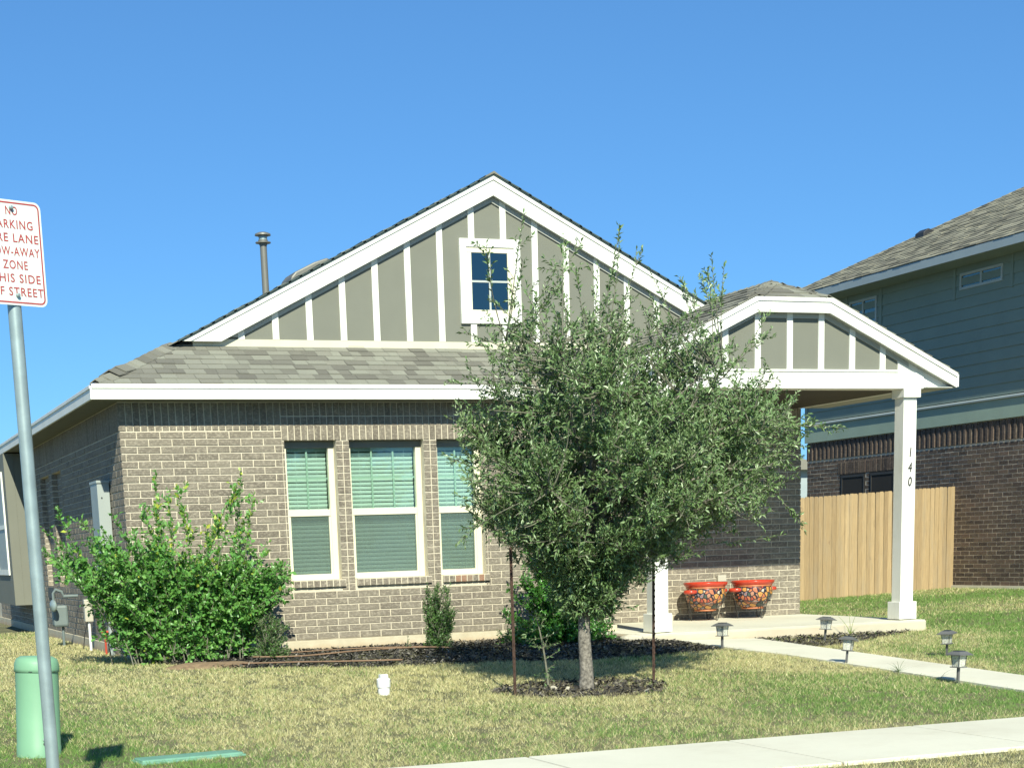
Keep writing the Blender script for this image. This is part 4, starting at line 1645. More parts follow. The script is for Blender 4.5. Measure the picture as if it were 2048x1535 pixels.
# ------------------------------------------------------------------ fence
FN = root('wood_fence', 'new cedar picket fence closing the side yard between the houses', 'fence', (12.8, 7.5, -0.15))
x = XE + 0.03
pv_cache = []
for k in range(5):
    w, h = 0.089, 1.0
    j = R.uniform(-0.004, 0.004)
    mb = MB()
    mb.prism([(0, 0), (w, 0), (w, h - 0.016), (w - 0.014, h), (0.014, h), (0, h - 0.016)], 0, 0.016)
    pv_cache.append(mb.mesh('picket', MAT['wood']))
n_p = 0
while x < XN - 0.02:
    t = (x - 12.945) / (16.511 - 12.945)
    y = 7.28 + 0.16 * t
    zb_ = -0.176 + 0.152 * max(t, -0.3)
    o = link('picket', pv_cache[n_p % 5], FN)
    o.location = (x, y + R.uniform(-0.006, 0.006), zb_ - 0.02)
    o.scale = (1, 1, 1.85 + R.uniform(-0.006, 0.006))
    o.rotation_euler = (0, R.uniform(-0.004, 0.004), 0.045)
    x += 0.0925
    n_p += 1
for zz in (0.15, 0.85, 1.5):
    b = MB()
    b.hexa([(XE, 7.16, zz - 0.25), (XN - 0.06, 7.46, zz), (XN - 0.06, 7.50, zz), (XE, 7.20, zz - 0.25),
            (XE, 7.16, zz - 0.16), (XN - 0.06, 7.46, zz + 0.09), (XN - 0.06, 7.50, zz + 0.09), (XE, 7.20, zz - 0.16)])
    b.build('rail', MAT['wood'], FN)

# ------------------------------------------------------------------ things in the yard
# street sign
SX, SY, SZ = -2.206, -10.324, 2.134
sg = root('no_parking_sign', 'white no parking fire lane sign on grey steel post at left', 'sign', (SX, SY, -0.42), world=False)
hz_ = SZ + 0.42
b = MB()
b.tube([(0, 0, -0.3), (0, 0, hz_ + 0.35)], 0.0315, 18)
b.build('post', MAT['galv'], sg, auto=True)
ang = math.radians(22)
sw_, sh_ = 0.3048, 0.4572

def rrect(w, h, r, n=6):
    pts = []
    for cx, cy, a0 in ((w / 2 - r, -h / 2 + r, -90), (w / 2 - r, h / 2 - r, 0), (-w / 2 + r, h / 2 - r, 90), (-w / 2 + r, -h / 2 + r, 180)):
        for k in range(n + 1):
            a = math.radians(a0 + 90 * k / n)
            pts.append((cx + r * math.cos(a), cy + r * math.sin(a)))
    return pts

MAT['sign_white'] = plain('sign_sheeting', (0.66, 0.76, 0.70), 0.35, var=0.03)
MAT['sign_red'] = plain('sign_red', (0.42, 0.05, 0.05), 0.5, var=0.12, scale=50)
b = MB()
b.prism(rrect(sw_, sh_, 0.032), -0.001, 0.001)
pl_ = b.build('sign_plate', MAT['sign_white'], sg)
nrm = Vector((math.sin(ang), -math.cos(ang), 0))
udir = Vector((math.cos(ang), math.sin(ang), 0))
cz = hz_ + sh_ / 2
base_loc = nrm * 0.036 + Vector((0, 0, cz))
pl_.location = base_loc
pl_.rotation_euler = (0, 0, ang)
# border ring
o_, i_ = rrect(sw_ - 0.018, sh_ - 0.018, 0.025), rrect(sw_ - 0.032, sh_ - 0.032, 0.019)
nn = len(o_)
b = MB()
b.add([(p[0], 0, p[1]) for p in o_] + [(p[0], 0, p[1]) for p in i_], [(k, (k + 1) % nn, nn + (k + 1) % nn, nn + k) for k in range(nn)])
br = b.build('sign_border', MAT['sign_red'], pl_)
br.location = (0, -0.0016, 0)
def split_words(me):
    """a line of lettering as one mesh per word, cut at gaps wider than 9 mm"""
    P = [tuple(v.co) for v in me.vertices]
    F = [tuple(p.vertices) for p in me.polygons]
    iv = sorted((min(P[i][0] for i in f), max(P[i][0] for i in f)) for f in F)
    cuts, end = [], iv[0][1]
    for a, b_ in iv:
        if a - end > 0.009:
            cuts.append((a + end) / 2)
        end = max(end, b_)
    out = []
    for j in range(len(cuts) + 1):
        lo = cuts[j - 1] if j else -9
        hi = cuts[j] if j < len(cuts) else 9
        fs = [f for f in F if lo < P[f[0]][0] < hi]
        used = sorted({i for f in fs for i in f})
        mp = {i: q for q, i in enumerate(used)}
        out.append(newmesh('lettering', [P[i] for i in used], [tuple(mp[i] for i in f) for f in fs], MAT['sign_red']))
    return out

lines = ['NO', 'PARKING', 'FIRE LANE', 'TOW-AWAY', 'ZONE', 'THIS SIDE', 'OF STREET']
for k, s_ in enumerate(lines):
    me = text_mesh('lettering', s_, 0.053, MAT['sign_red'], 0.0, sx=0.78, offset=0.0007, space=1.15)
    w_ = max(v.co.x for v in me.vertices) - min(v.co.x for v in me.vertices)
    lim = {0: 0.060, 1: 0.205, 2: 0.250, 3: 0.255, 4: 0.125, 5: 0.245, 6: 0.262}[k]
    me.transform(Matrix.Diagonal((lim / w_, 1, 1, 1)))
    for mw in split_words(me):
        o = link('lettering', mw, pl_)
        o.location = (0.003, -0.0018, 0.180 - k * 0.0585)
        o.rotation_euler = (math.pi / 2, 0, 0)
for zz in (0.195, -0.185):
    b = MB()
    b.lathe([(0.0, 0), (0.009, 0.001), (0.009, 0.012), (0.005, 0.016), (0.0, 0.016)], 8, cap=False)
    o = b.build('bolt', MAT['galv'], pl_)
    o.location = (0, -0.002, zz)
    o.rotation_euler = (math.pi / 2, 0, 0)

# green utility pedestal
pd = root('utility_pedestal', 'pale green plastic utility pedestal with rounded cap standing in the lawn', 'utility pedestal', (-1.855, -6.64, grd(-1.855, -6.64)), world=False)
b = MB()
b.lathe([(0.152, -0.1), (0.152, 0.07), (0.149, 0.075), (0.146, 0.58)], 40)
b.build('body', MAT['green_plastic'], pd, auto=True)
b = MB()
b.lathe([(0.146, 0.575), (0.153, 0.578), (0.153, 0.60), (0.150, 0.635), (0.138, 0.665), (0.11, 0.682), (0.0, 0.688)], 40, cap=False)
b.build('cap', MAT['green_plastic'], pd, smooth=True)
for ax_ in (-0.06, 0.03, 0.10):
    b = MB()
    b.box(-0.012, 0.012, -0.002, 0.0, -0.002, 0.002)
    o = b.build('vent_slot', MAT['black'], pd)
    a = math.asin(ax_ / 0.1545)
    o.location = (ax_, -0.1545 * math.cos(a), 0.583)
    o.rotation_euler = (0, 0, a)
b = MB()
b.lathe([(0.010, 0), (0.010, 0.012), (0.0, 0.013)], 12)
o = b.build('lock', MAT['galv'], pd)
o.location = (0.02, -0.150, 0.12)
o.rotation_euler = (math.pi / 2, 0, 0)
b = MB()
b.lathe([(0.008, 0), (0.008, 0.006)], 12)
o = b.build('keyhole', MAT['black'], pd)
o.location = (0.02, -0.149, 0.09)
o.rotation_euler = (math.pi / 2, 0, 0)

pd.rotation_euler = (0, 0.055, 0)
# teal cover lying in the grass
cx, cy = -0.93, -7.26
vc = root('valve_cover', 'flat teal plastic cover set flush in the lawn near the pavement', 'utility cover', (cx, cy, grd(cx, cy)), world=False)
vc.rotation_euler = (0.0, 0, 0.12)
b = MB()
b.box(-0.36, 0.36, -0.105, 0.105, -0.08, 0.024)
b.build('lid', MAT['teal_plastic'], vc, bevel=0.012)
b = MB()
b.box(-0.375, 0.375, -0.12, 0.12, -0.09, 0.010)
b.build('rim', MAT['teal_plastic'], vc, bevel=0.006)

# white sewer cleanout
co = root('sewer_cleanout', 'short white plastic cleanout pipe with square plug in the dry lawn', 'pipe', (1.34, -4.62, grd(1.34, -4.62)), world=False)
b = MB()
b.lathe([(0.052, -0.1), (0.052, 0.062)], 20)
b.build('pipe', MAT['white_pvc'], co, auto=True)
b = MB()
b.lathe([(0.058, 0.066), (0.060, 0.072), (0.060, 0.135), (0.050, 0.145), (0.0, 0.145)], 20)
b.build('coupling', MAT['white_pvc'], co, auto=True)
b = MB()
b.box(-0.034, 0.034, -0.034, 0.034, 0.143, 0.178)
b.build('plug', MAT['white_pvc'], co, bevel=0.004)

# steel stakes by the tree
def stake(x, y, h, label, studs):
    s_ = root('tree_stake', label, 'stake', (x, y, grd(x, y)), group='rusty stakes beside the young oak', world=False)
    b = MB()
    b.prism([(-0.014, -0.004), (0.014, -0.004), (0.014, 0.0), (0.003, 0.0), (0.003, 0.014), (-0.003, 0.014), (-0.003, 0.0), (-0.014, 0.0)], -0.2, h, axis='z')
    b.build('shaft', MAT['rust'], s_)
    z = 0.1
    while z < h:
        b = MB()
        b.box(-0.006, 0.006, -0.010, -0.004, z, z + 0.018)
        if studs:
            b.box(0.014, 0.019, -0.004, 0.002, z, z + 0.018)
        b.build('stud', MAT['rust'], s_)
        z += 0.055 if studs else 0.11
    s_.rotation_euler = (0.01, -0.012 if not studs else 0.004, 0.2)

stake(2.32, -5.24, 1.25, 'taller rusty steel stake to the left of the oak trunk', False)
stake(3.76, -5.02, 1.28, 'studded rusty steel stake to the right of the oak trunk', True)

# path lights
def frosted():
    M, nt, n, l, b = nodes('frosted_lamp_glass')
    b.inputs['Base Color'].default_value = (0.80, 0.80, 0.70, 1)
    b.inputs['Roughness'].default_value = 0.25
    out = [x for x in n if x.type == 'OUTPUT_MATERIAL'][0]
    tr = n.new("ShaderNodeBsdfTransparent")
    mx = n.new("ShaderNodeMixShader")
    f = noise(n, l, 60, 2, 0.5, stretch=(1, 1, 2.5))
    l.new(ramp(n, l, f, [(0.42, (0.25, 0.25, 0.25)), (0.58, (0.75, 0.75, 0.75))]), mx.inputs[0])
    l.new(tr.outputs[0], mx.inputs[1])
    l.new(b.outputs[0], mx.inputs[2])
    l.new(mx.outputs[0], out.inputs[0])
    return M

MAT['lamp_glass'] = frosted()
MAT['solar'] = plain('solar_panel', (0.03, 0.04, 0.06), 0.2, var=0.2)

def path_light(label):
    o = root('path_light', label, 'path light', group='solar lights along the front walk', world=False)
    h0 = 0.13
    b = MB()
    b.box(-0.010, 0.010, -0.010, 0.010, -0.12, h0)
    b.build('stake', MAT['lamp_grey'], o)
    b = MB()
    b.box(-0.052, 0.052, -0.052, 0.052, h0, h0 + 0.008)
    b.build('base_plate', MAT['lamp_grey'], o)
    for sx in (-1, 1):
        for sy in (-1, 1):
            b = MB()
            b.tube([(sx * 0.036, sy * 0.036, h0 + 0.006), (sx * 0.046, sy * 0.046, h0 + 0.112)], 0.0042, 4)
            b.build('corner_post', MAT['lamp_grey'], o)
    for k in range(4):
        b = MB()
        b.hexa([(-0.033, -0.036, h0 + 0.008), (0.033, -0.036, h0 + 0.008), (0.033, -0.034, h0 + 0.008), (-0.033, -0.034, h0 + 0.008),
                (-0.043, -0.045, h0 + 0.110), (0.043, -0.045, h0 + 0.110), (0.043, -0.043, h0 + 0.110), (-0.043, -0.043, h0 + 0.110)])
        g = b.build('pane', MAT['lamp_glass'], o)
        g.rotation_euler = (0, 0, k * math.pi / 2)
    b = MB()
    b.lathe([(0.014, h0 + 0.03), (0.018, h0 + 0.06), (0.010, h0 + 0.09), (0.0, h0 + 0.11)], 8, cap=False)
    b.build('bulb', MAT['white_pvc'], o)
    b = MB()
    s1, s2, z1 = 0.082, 0.045, h0 + 0.112
    b.hexa([(-s1, -s1, z1), (s1, -s1, z1), (s1, s1, z1), (-s1, s1, z1), (-s2, -s2, z1 + 0.026), (s2, -s2, z1 + 0.026), (s2, s2, z1 + 0.026), (-s2, s2, z1 + 0.026)])
    b.box(-s1 - 0.003, s1 + 0.003, -s1 - 0.003, s1 + 0.003, z1 - 0.007, z1 - 0.001)
    b.build('cap', MAT['lamp_grey'], o)
    b = MB()
    b.box(-0.036, 0.036, -0.036, 0.036, z1 + 0.0265, z1 + 0.032)
    b.build('solar_cell', MAT['solar'], o)
    return o

def copy_tree(o, parent=None):
    c = o.copy()
    COL.objects.link(c)
    if parent is not None:
        c.parent = parent
    for ch in list(o.children):
        copy_tree(ch, c)
    return c

SPOTS = [(6.00, -2.27, 0.0, 0.02, 0.4, 1.03, 'solar path light nearest the left porch column, at the corner of the mulch'),
         (6.27, -4.28, 0.06, 0.14, 0.75, 1.0, 'leaning solar path light on the grass edge halfway along the walk'),
         (6.18, -6.19, 0.0, 0.03, 0.2, 1.03, 'solar path light nearest the street, left of the walk'),
         (7.60, -4.10, 0.0, -0.06, 0.6, 0.97, 'solar path light standing alone in the grass right of the walk'),
         (7.54, -1.90, 0.03, 0.08, 0.4, 1.02, 'solar path light in the small mulch bed before the porch slab')]
pl0 = path_light('x')
for i, (x, y, rx_, ry_, rz_, sc_, lb) in enumerate(SPOTS):
    o = pl0 if i == 0 else copy_tree(pl0)
    o.location = (x, y, grd(x, y) + 0.01)
    o.rotation_euler = (rx_, ry_, rz_)
    o.scale = (sc_,) * 3
    o['label'] = lb

# painted pots
def pot(label):
    o = root('painted_pot', label, 'flower pot', group='painted clay pots against the porch wall', world=False)
    prof = [(0.0, 0.125), (0.115, 0.125), (0.150, 0.150), (0.195, 0.20), (0.222, 0.26), (0.228, 0.31), (0.222, 0.36), (0.212, 0.395)]
    b = MB()
    b.lathe(prof, 36, cap=False)
    b.build('bowl', MAT['pot'], o, smooth=True)
    b = MB()
    b.lathe([(0.212, 0.392), (0.225, 0.402), (0.246, 0.425), (0.250, 0.445), (0.246, 0.452), (0.228, 0.450), (0.215, 0.42), (0.20, 0.30), (0.0, 0.29)], 36, cap=False)
    b.build('rim', MAT['red_glaze'], o, smooth=True)
    b = MB()
    b.lathe([(0.213, 0.378), (0.222, 0.385), (0.224, 0.397), (0.213, 0.402)], 36, cap=False)
    b.build('neck_band', MAT['terracotta'], o, smooth=True)
    b = MB()
    b.lathe([(0.0, 0.115), (0.128, 0.115), (0.128, 0.132), (0.10, 0.135)], 30, cap=False)
    b.build('foot_ring', MAT['terracotta'], o, smooth=True)
    for s in (-1, 1):
        b = MB()
        pts = []
        for k in range(11):
            a = math.pi * k / 10
            pts.append((s * (0.205 + 0.085 * math.sin(a)), 0.062 * math.cos(a), 0.345 - 0.0 * k))
        b.tube(pts, 0.024, 10)
        b.build('handle', MAT['red_glaze'], o, smooth=True)
    for k in range(3):
        a = math.radians(35 + 120 * k)
        ca, sa = math.cos(a), math.sin(a)
        ta = (-sa, ca)
        b = MB()
        pts = []
        for (off, z_, rr_) in ((-0.055, 0.24, 0.215), (-0.035, 0.12, 0.19), (-0.012, 0.012, 0.17), (0.0, 0.004, 0.168), (0.012, 0.012, 0.17), (0.035, 0.12, 0.19), (0.055, 0.24, 0.215)):
            pts.append((rr_ * ca + off * ta[0], rr_ * sa + off * ta[1], z_))
        b.tube(pts, 0.0045, 5)
        b.build('stand_leg', MAT['bronze'], o)
    b = MB()
    pts = [(0.205 * math.cos(2 * math.pi * k / 24), 0.205 * math.sin(2 * math.pi * k / 24), 0.205) for k in range(25)]
    b.tube(pts, 0.005, 5)
    b.build('stand_ring', MAT['bronze'], o)
    return o

p0 = pot('left painted red and orange pot with loop handles, behind the first path light')
p0.location = (7.74, 1.28, -0.056)
p0.rotation_euler = (0, 0, 0.25)
p0.scale = (1.16, 1.16, 1.10)
p1 = copy_tree(p0)
p1.location = (8.46, 1.30, -0.056)
p1.rotation_euler = (0, 0, 0.05)
p1['label'] = 'right painted pot, the one nearer the cedar fence'

# hose, edging, stones
def hose(pts, label, r=0.009):
    b = MB()
    P = []
    for (x, y) in pts:
        P.append((x, y, grd(x, y) + 0.03 + R.uniform(0, 0.012)))
    # smooth by Catmull-Rom
    Q = []
    for i in range(len(P) - 1):
        a, b_, c, d = P[max(i - 1, 0)], P[i], P[i + 1], P[min(i + 2, len(P) - 1)]
        for t in (0, 0.25, 0.5, 0.75):
            Q.append(tuple(0.5 * ((2 * b_[k]) + (-a[k] + c[k]) * t + (2 * a[k] - 5 * b_[k] + 4 * c[k] - d[k]) * t * t + (-a[k] + 3 * b_[k] - 3 * c[k] + d[k]) * t ** 3) for k in range(3)))
    Q.append(P[-1])
    b.tube(Q, r, 6)
    return tag(b.build('soaker_hose', MAT['hose'], None, smooth=True), label, 'hose', 'brown hoses lying on the mulch')

hose([(1.0, -1.2), (1.5, -1.35), (2.1, -1.15), (2.6, -0.95), (2.95, -1.15), (3.2, -1.3)], 'brown soaker hose curving over the mulch in front of the windows')
hose([(1.2, -0.8), (1.7, -0.75), (2.3, -0.72), (2.9, -0.85), (3.3, -1.05)], 'thin brown hose lying along the house wall on the mulch', 0.007)
hose([(0.75, -1.75), (1.3, -1.95), (1.8, -2.15), (2.3, -2.3)], 'straight brown hose at the front edge of the mulch', 0.009)

def rock(x, y, s, label, flat=0.6, z=0.0):
    import bmesh
    bm = bmesh.new()
    bmesh.ops.create_icosphere(bm, subdivisions=2, radius=1)
    for v_ in bm.verts:
        v_.co *= 1 + 0.16 * math.sin(v_.co.x * 3 + s * 40) + 0.1 * math.sin(v_.co.y * 5 + x * 9)
        v_.co.x *= s
        v_.co.y *= s * 0.75
        v_.co.z *= s * flat
    me = bpy.data.meshes.new('stone')
    bm.to_mesh(me)
    bm.free()
    me.materials.append(MAT['stone'])
    o = link('stone', me)
    o.location = (x, y, grd(x, y) + s * flat * 0.5 + z)
    tag(o, label, 'stone')

rock(5.38, -1.28, 0.13, 'large pale stone against the left corner of the porch slab', 0.45)
rock(2.78, -5.02, 0.040, 'small pale stone just left of the oak trunk')
rock(2.88, -5.10, 0.034, 'smallest pale stone touching the base of the oak trunk')
rock(3.42, -5.55, 0.024, 'lone white pebble in front of the tree ring')

# ------------------------------------------------------------------ foliage
def vnoise(x, y, s, seed):
    r_ = np.random.default_rng(seed)
    G = r_.random((64, 64))
    u, v = x * s + 100, y * s + 100
    i, j = np.floor(u).astype(int), np.floor(v).astype(int)
    fu, fv = u - i, v - j
    fu, fv = fu * fu * (3 - 2 * fu), fv * fv * (3 - 2 * fv)
    g = lambda a, b_: G[a % 64, b_ % 64]
    return (g(i, j) * (1 - fu) + g(i + 1, j) * fu) * (1 - fv) + (g(i, j + 1) * (1 - fu) + g(i + 1, j + 1) * fu) * fv

def nrmz(a):
    return a / np.maximum(np.linalg.norm(a, axis=-1, keepdims=True), 1e-9)

def leaf_arrays(P, D, U, L, Wd, fold=0.25, curl=0.15):
    """P base, D direction, U up-ish, L length, Wd width arrays -> verts, faces (2 tris per leaf)"""
    S_ = nrmz(np.cross(D, U))
    Nn = np.cross(S_, D)
    n = len(P)
    mid = P + D * (L * 0.5)[:, None]
    a = P
    l_ = mid + S_ * (Wd * 0.5)[:, None] + Nn * (Wd * fold)[:, None]
    r_ = mid - S_ * (Wd * 0.5)[:, None] + Nn * (Wd * fold)[:, None]
    tip = P + D * L[:, None] - Nn * (L * curl)[:, None]
    v = np.stack([a, l_, tip, r_], 1).reshape(-1, 3)
    i = np.arange(n) * 4
    f = np.concatenate([np.stack([i, i + 1, i + 2], 1), np.stack([i, i + 2, i + 3], 1)])
    return v, f

def leaf_mesh(name, mat, P, D, U, L, Wd, tn, parent, fold=0.25, curl=0.15):
    v, f = leaf_arrays(P, D, U, L, Wd, fold, curl)
    me = newmesh(name, v, f, mat, False, {'tone': ('FLOAT', np.repeat(tn, 4))})
    return link(name, me, parent, kind='stuff')

def sample_twigs(polys, spacing, rng, start=0.15, spread=(0.5, 1.2), per=2):
    Ps, Ds, Us, Ts = [], [], [], []
    global TWIG_TONE
    tt = []
    for pl in polys:
        own = rng.random()
        pl = np.asarray(pl)
        seg = np.diff(pl, axis=0)
        ln = np.linalg.norm(seg, axis=1)
        cum = np.concatenate([[0], np.cumsum(ln)])
        tot = cum[-1]
        if tot < 1e-4:
            continue
        m_ = max(1, int(tot * (1 - start) / spacing))
        s = np.linspace(tot * start, tot, m_) + rng.uniform(-spacing * .3, spacing * .3, m_)
        s = np.clip(s, 0, tot)
        for _ in range(per):
            idx = np.clip(np.searchsorted(cum, s) - 1, 0, len(seg) - 1)
            p = pl[idx] + seg[idx] * ((s - cum[idx]) / np.maximum(ln[idx], 1e-6))[:, None]
            d = nrmz(seg[idx])
            Ps.append(p)
            Ds.append(d)
            Ts.append(s / tot)
            tt.append(np.full(len(p), own))
    P = np.concatenate(Ps)
    D = np.concatenate(Ds)
    T = np.concatenate(Ts)
    TWIG_TONE = np.concatenate(tt)
    rnd = nrmz(rng.normal(size=P.shape))
    perp = nrmz(np.cross(D, rnd))
    a = rng.uniform(spread[0], spread[1], len(P))[:, None]
    LD = nrmz(D * np.cos(a) + perp * np.sin(a))
    return P, LD, T

def tubes_np(polys, r0, r1, sides=4):
    mb = MB()
    for pl in polys:
        n = len(pl)
        rr = [r0 + (r1 - r0) * i / (n - 1) for i in range(n)]
        mb.tube(pl, rr, sides)
    return mb

def curve3(a, c, b, n=6):
    t = np.linspace(0, 1, n)[:, None]
    return (1 - t) ** 2 * a + 2 * t * (1 - t) * c + t ** 2 * b

# --- young live oak
def oak():
    rng = np.random.default_rng(21)
    base = np.array([3.03, -5.16, grd(3.03, -5.16)])
    T = root('oak_tree', 'young live oak with dense small leaves in front of the house', 'tree', tuple(base), world=False)
    zt = np.array([0.30, 0.60, 0.75, 0.95, 1.13, 1.57, 2.00, 2.31, 2.57, 2.75, 2.95]) + 0.275
    Lx = np.array([-.18, -.30, -.46, -.74, -1.0, -1.05, -1.06, -1.04, -.88, -.68, -.40])
    Rx = np.array([.36, .60, .85, 1.30, 1.82, 1.98, 2.04, 1.86, 1.50, 1.15, .75])

    def ext(p):
        """p (n,3) local -> normalised radius in envelope (1 = surface)"""
        l_ = np.interp(p[:, 2], zt, Lx, left=-0.05, right=-0.05)
        r_ = np.interp(p[:, 2], zt, Rx, left=0.05, right=0.05)
        hx = np.where(p[:, 0] > 0, r_, -l_)
        hy = np.minimum(0.5 * (r_ - l_) * 0.9, 1.25)
        q_ = np.sqrt((p[:, 0] / hx) ** 2 + (p[:, 1] / hy) ** 2)
        q_[(p[:, 2] < zt[0]) | (p[:, 2] > zt[-1])] = 9
        return q_

    def rnd_in(n, lo=0.0, hi=1.0, zlo=None):
        out = []
        while len(out) < n:
            p = rng.uniform([-1.3, -1.3, 0.55], [2.1, 1.3, 3.25], size=(4000, 3))
            e = ext(p)
            k = (e < hi) & (e > lo)
            if zlo is not None:
                k &= p[:, 2] > zlo
            out += list(p[k])
        out = np.array(out)
        rng.shuffle(out)
        return out[:n]

    trunk = np.array([[0, 0, -0.1], [0, 0, 0.0], [0.005, 0, 0.15], [-0.01, 0, 0.45], [0.0, 0.01, 0.8], [0.03, 0, 1.2], [0.06, 0.02, 1.6], [0.10, 0.0, 2.1], [0.12, 0.0, 2.6]])
    mb = MB()
    mb.tube(trunk, [0.082, 0.072, 0.060, 0.054, 0.050, 0.043, 0.036, 0.022, 0.008], 14)
    limbs = []
    ends = rnd_in(34, 0.55, 0.88)
    for e in ends:
        z0 = np.clip(e[2] * 0.62 + rng.uniform(-0.1, 0.1), 0.78, 1.9)
        a = np.array([np.interp(z0, trunk[:, 2], trunk[:, 0]), 0, z0])
        c = (a + e) / 2 + np.array([0, 0, 0.10 + 0.1 * rng.random()]) + rng.normal(size=3) * 0.05
        limbs.append(curve3(a, c, e, 9))
    mt = MB()
    for l_ in limbs:
        mt.tube(l_, [0.024 - 0.018 * i / 8 for i in range(9)], 6)
    # secondaries
    pts = np.concatenate(limbs + [trunk[4:]])
    sec = []
    for e in rnd_in(720, 0.15, 0.98):
        w = np.linalg.norm(pts - e, axis=1) + 0.9 * np.maximum(0, pts[:, 2] - e[2] + 0.08)
        a = pts[np.argmin(w)]
        c = (a + e) / 2 + rng.normal(size=3) * 0.04 - np.array([0, 0, 0.03])
        sec.append(curve3(a, c, e, 6))
    mt2 = tubes_np(sec, 0.0075, 0.003, 4)
    # twigs
    tw = []
    for k in range(9400):
        s_ = sec[rng.integers(len(sec))]
        i = rng.integers(1, 6)
        a = s_[i] if i < 6 else s_[-1]
        e_ = ext(a[None])[0]
        out = nrmz(np.array([a[0] * 0.5, a[1] * 0.5, 0.35]) + 1e-6)
        d = nrmz(out * 0.5 + rng.normal(size=3) * 0.55 + np.array([0, 0, 0.30]))
        L_ = rng.uniform(0.10, 0.30)
        b_ = a + d * L_
        if ext(b_[None])[0] > 1.06:
            L_ *= 0.45
            b_ = a + d * L_
        c = (a + b_) / 2 + rng.normal(size=3) * 0.02
        tw.append(curve3(a, c, b_, 4))
    for k in range(1700):
        z_ = rng.uniform(0.72, 1.20)
        a_ = rng.uniform(0, 2 * np.pi)
        r_ = rng.uniform(0.03, 0.40) * (0.45 + 0.55 * (z_ - 0.8) / 0.4)
        a = np.array([r_ * math.cos(a_) * (0.9 if math.cos(a_) < 0 else 1.15), r_ * math.sin(a_), z_])
        d = nrmz(np.array([math.cos(a_), math.sin(a_), -0.1]) + rng.normal(size=3) * 0.6)
        if k < 260:
            st = np.array([0.0, 0.0, z_ - 0.05])
            tw.append(curve3(st, (st + a) / 2 + np.array([0, 0, 0.04]), a + d * 0.08, 5))
        else:
            tw.append(curve3(a, a + d * 0.06, a + d * rng.uniform(0.08, 0.2), 4))
    # thin: drop twigs near the top at random so the sky and the roof show through
    tw = [t for t in tw if not ((t[-1][2] > 2.45 and rng.random() < 0.50) or (ext(t[-1][None])[0] > 0.75 and rng.random() < 0.25)
                                or (t[-1][0] < -0.55 and rng.random() < 0.35) or (t[-1][2] > 2.1 and rng.random() < 0.25))]
    # long shoots sticking out (world x, z of the tip)
    spr = [(2.62, 3.30, .5), (2.40, 3.10, .45), (3.05, 3.30, .5), (3.30, 3.30, .5), (2.15, 2.95, .4), (1.95, 2.70, .4), (3.55, 3.38, .5), (3.85, 3.15, .4), (2.80, 3.45, .5), (1.85, 2.05, .35), (1.78, 1.75, .3), (2.56, 3.66, .55), (2.25, 3.42, .45), (2.72, 3.28, .4), (3.16, 3.48, .55), (3.38, 3.52, .55), (3.45, 3.60, .65), (3.60, 3.2, .4),
           (4.33, 3.38, .60), (4.42, 3.30, .45), (4.16, 3.22, .45), (4.30, 3.22, .4), (5.28, 1.93, .5), (5.55, 1.92, .5), (5.02, 1.0, .5), (5.22, 1.02, .45), (1.80, 1.02, .3),
           (1.83, 2.30, .3), (1.86, 1.55, .25), (4.72, 2.72, .4), (4.78, 2.86, .5), (4.50, 2.60, .4), (2.05, 2.62, .35), (2.35, 2.95, .4), (2.95, 3.12, .45), (2.10, 2.80, .3),
           (3.90, 3.02, .45), (5.2, 1.60, .4), (2.62, 3.0, .4), (2.88, 3.25, .4), (3.72, 3.05, .4), (5.15, 2.15, .4)]
    longs = []
    for (x_, z_, L_) in spr:
        b_ = np.array([x_ - base[0], rng.uniform(-0.25, 0.25), z_ - base[2]])
        w = np.linalg.norm(pts - (b_ - np.array([0, 0, L_ * 0.8])), axis=1)
        a = pts[np.argmin(w)]
        c = (a + b_) / 2 + rng.normal(size=3) * 0.05
        ll = curve3(a, c, b_, 9)
        longs.append(ll)
        for k in range(5):
            i = rng.integers(3, 8)
            d = nrmz((b_ - a) / np.linalg.norm(b_ - a) + rng.normal(size=3) * 0.45)
            q0 = ll[i]
            tw.append(curve3(q0, q0 + d * 0.05, q0 + d * rng.uniform(0.07, 0.16), 3))
    mt3 = tubes_np(tw, 0.0028, 0.0012, 3)
    for l_ in longs:
        mt3.tube(l_, [0.006 - 0.0045 * i / 8 for i in range(9)], 4)
    mb.build('trunk', MAT['bark'], T, smooth=True)
    for i, l_ in enumerate(limbs):
        b = MB()
        b.tube(l_, [0.024 - 0.018 * k / 8 for k in range(9)], 6)
        b.build('limb', MAT['bark'], T, smooth=True)
    v0 = len(mt2.v)
    mt2.v += mt3.v
    mt2.f += [tuple(i + v0 for i in q_) for q_ in mt3.f]
    mt2.t += mt3.t
    mt2.build('twigs', MAT['twig'], T, kind='stuff')
    P, D, T_ = sample_twigs(tw, 0.022, rng, 0.1, (0.35, 1.15), 2)
    t1 = TWIG_TONE
    P2, D2, _ = sample_twigs([s_[2:] for s_ in sec], 0.045, rng, 0.2, (0.5, 1.2), 1)
    P3, D3, _ = sample_twigs([s_[3:] for s_ in longs], 0.020, rng, 0.25, (0.35, 0.95), 1)
    P, D = np.concatenate([P, P2, P3]), np.concatenate([D, D2, D3])
    n = len(P)
    t1 = np.concatenate([t1, rng.random(n - len(t1))])
    L_ = rng.uniform(0.030, 0.058, n)
    U = nrmz(rng.normal(size=(n, 3)) * 0.8 + np.array([0, -0.3, 1.0]))
    tn = np.clip(0.06 + 0.44 * rng.beta(2, 2.2, n) + 0.40 * t1 + 0.28 * vnoise(P[:, 0] + 9, P[:, 2] + P[:, 1], 3.0, 77), 0, 0.999)
    leaf_mesh('foliage', MAT['leaf_oak'], P, D, U, L_, L_ * rng.uniform(0.28, 0.42, n), tn, T)
    print('oak leaves', n)
    # sucker shoot beside the trunk
    sx, sy = 2.80, -4.86
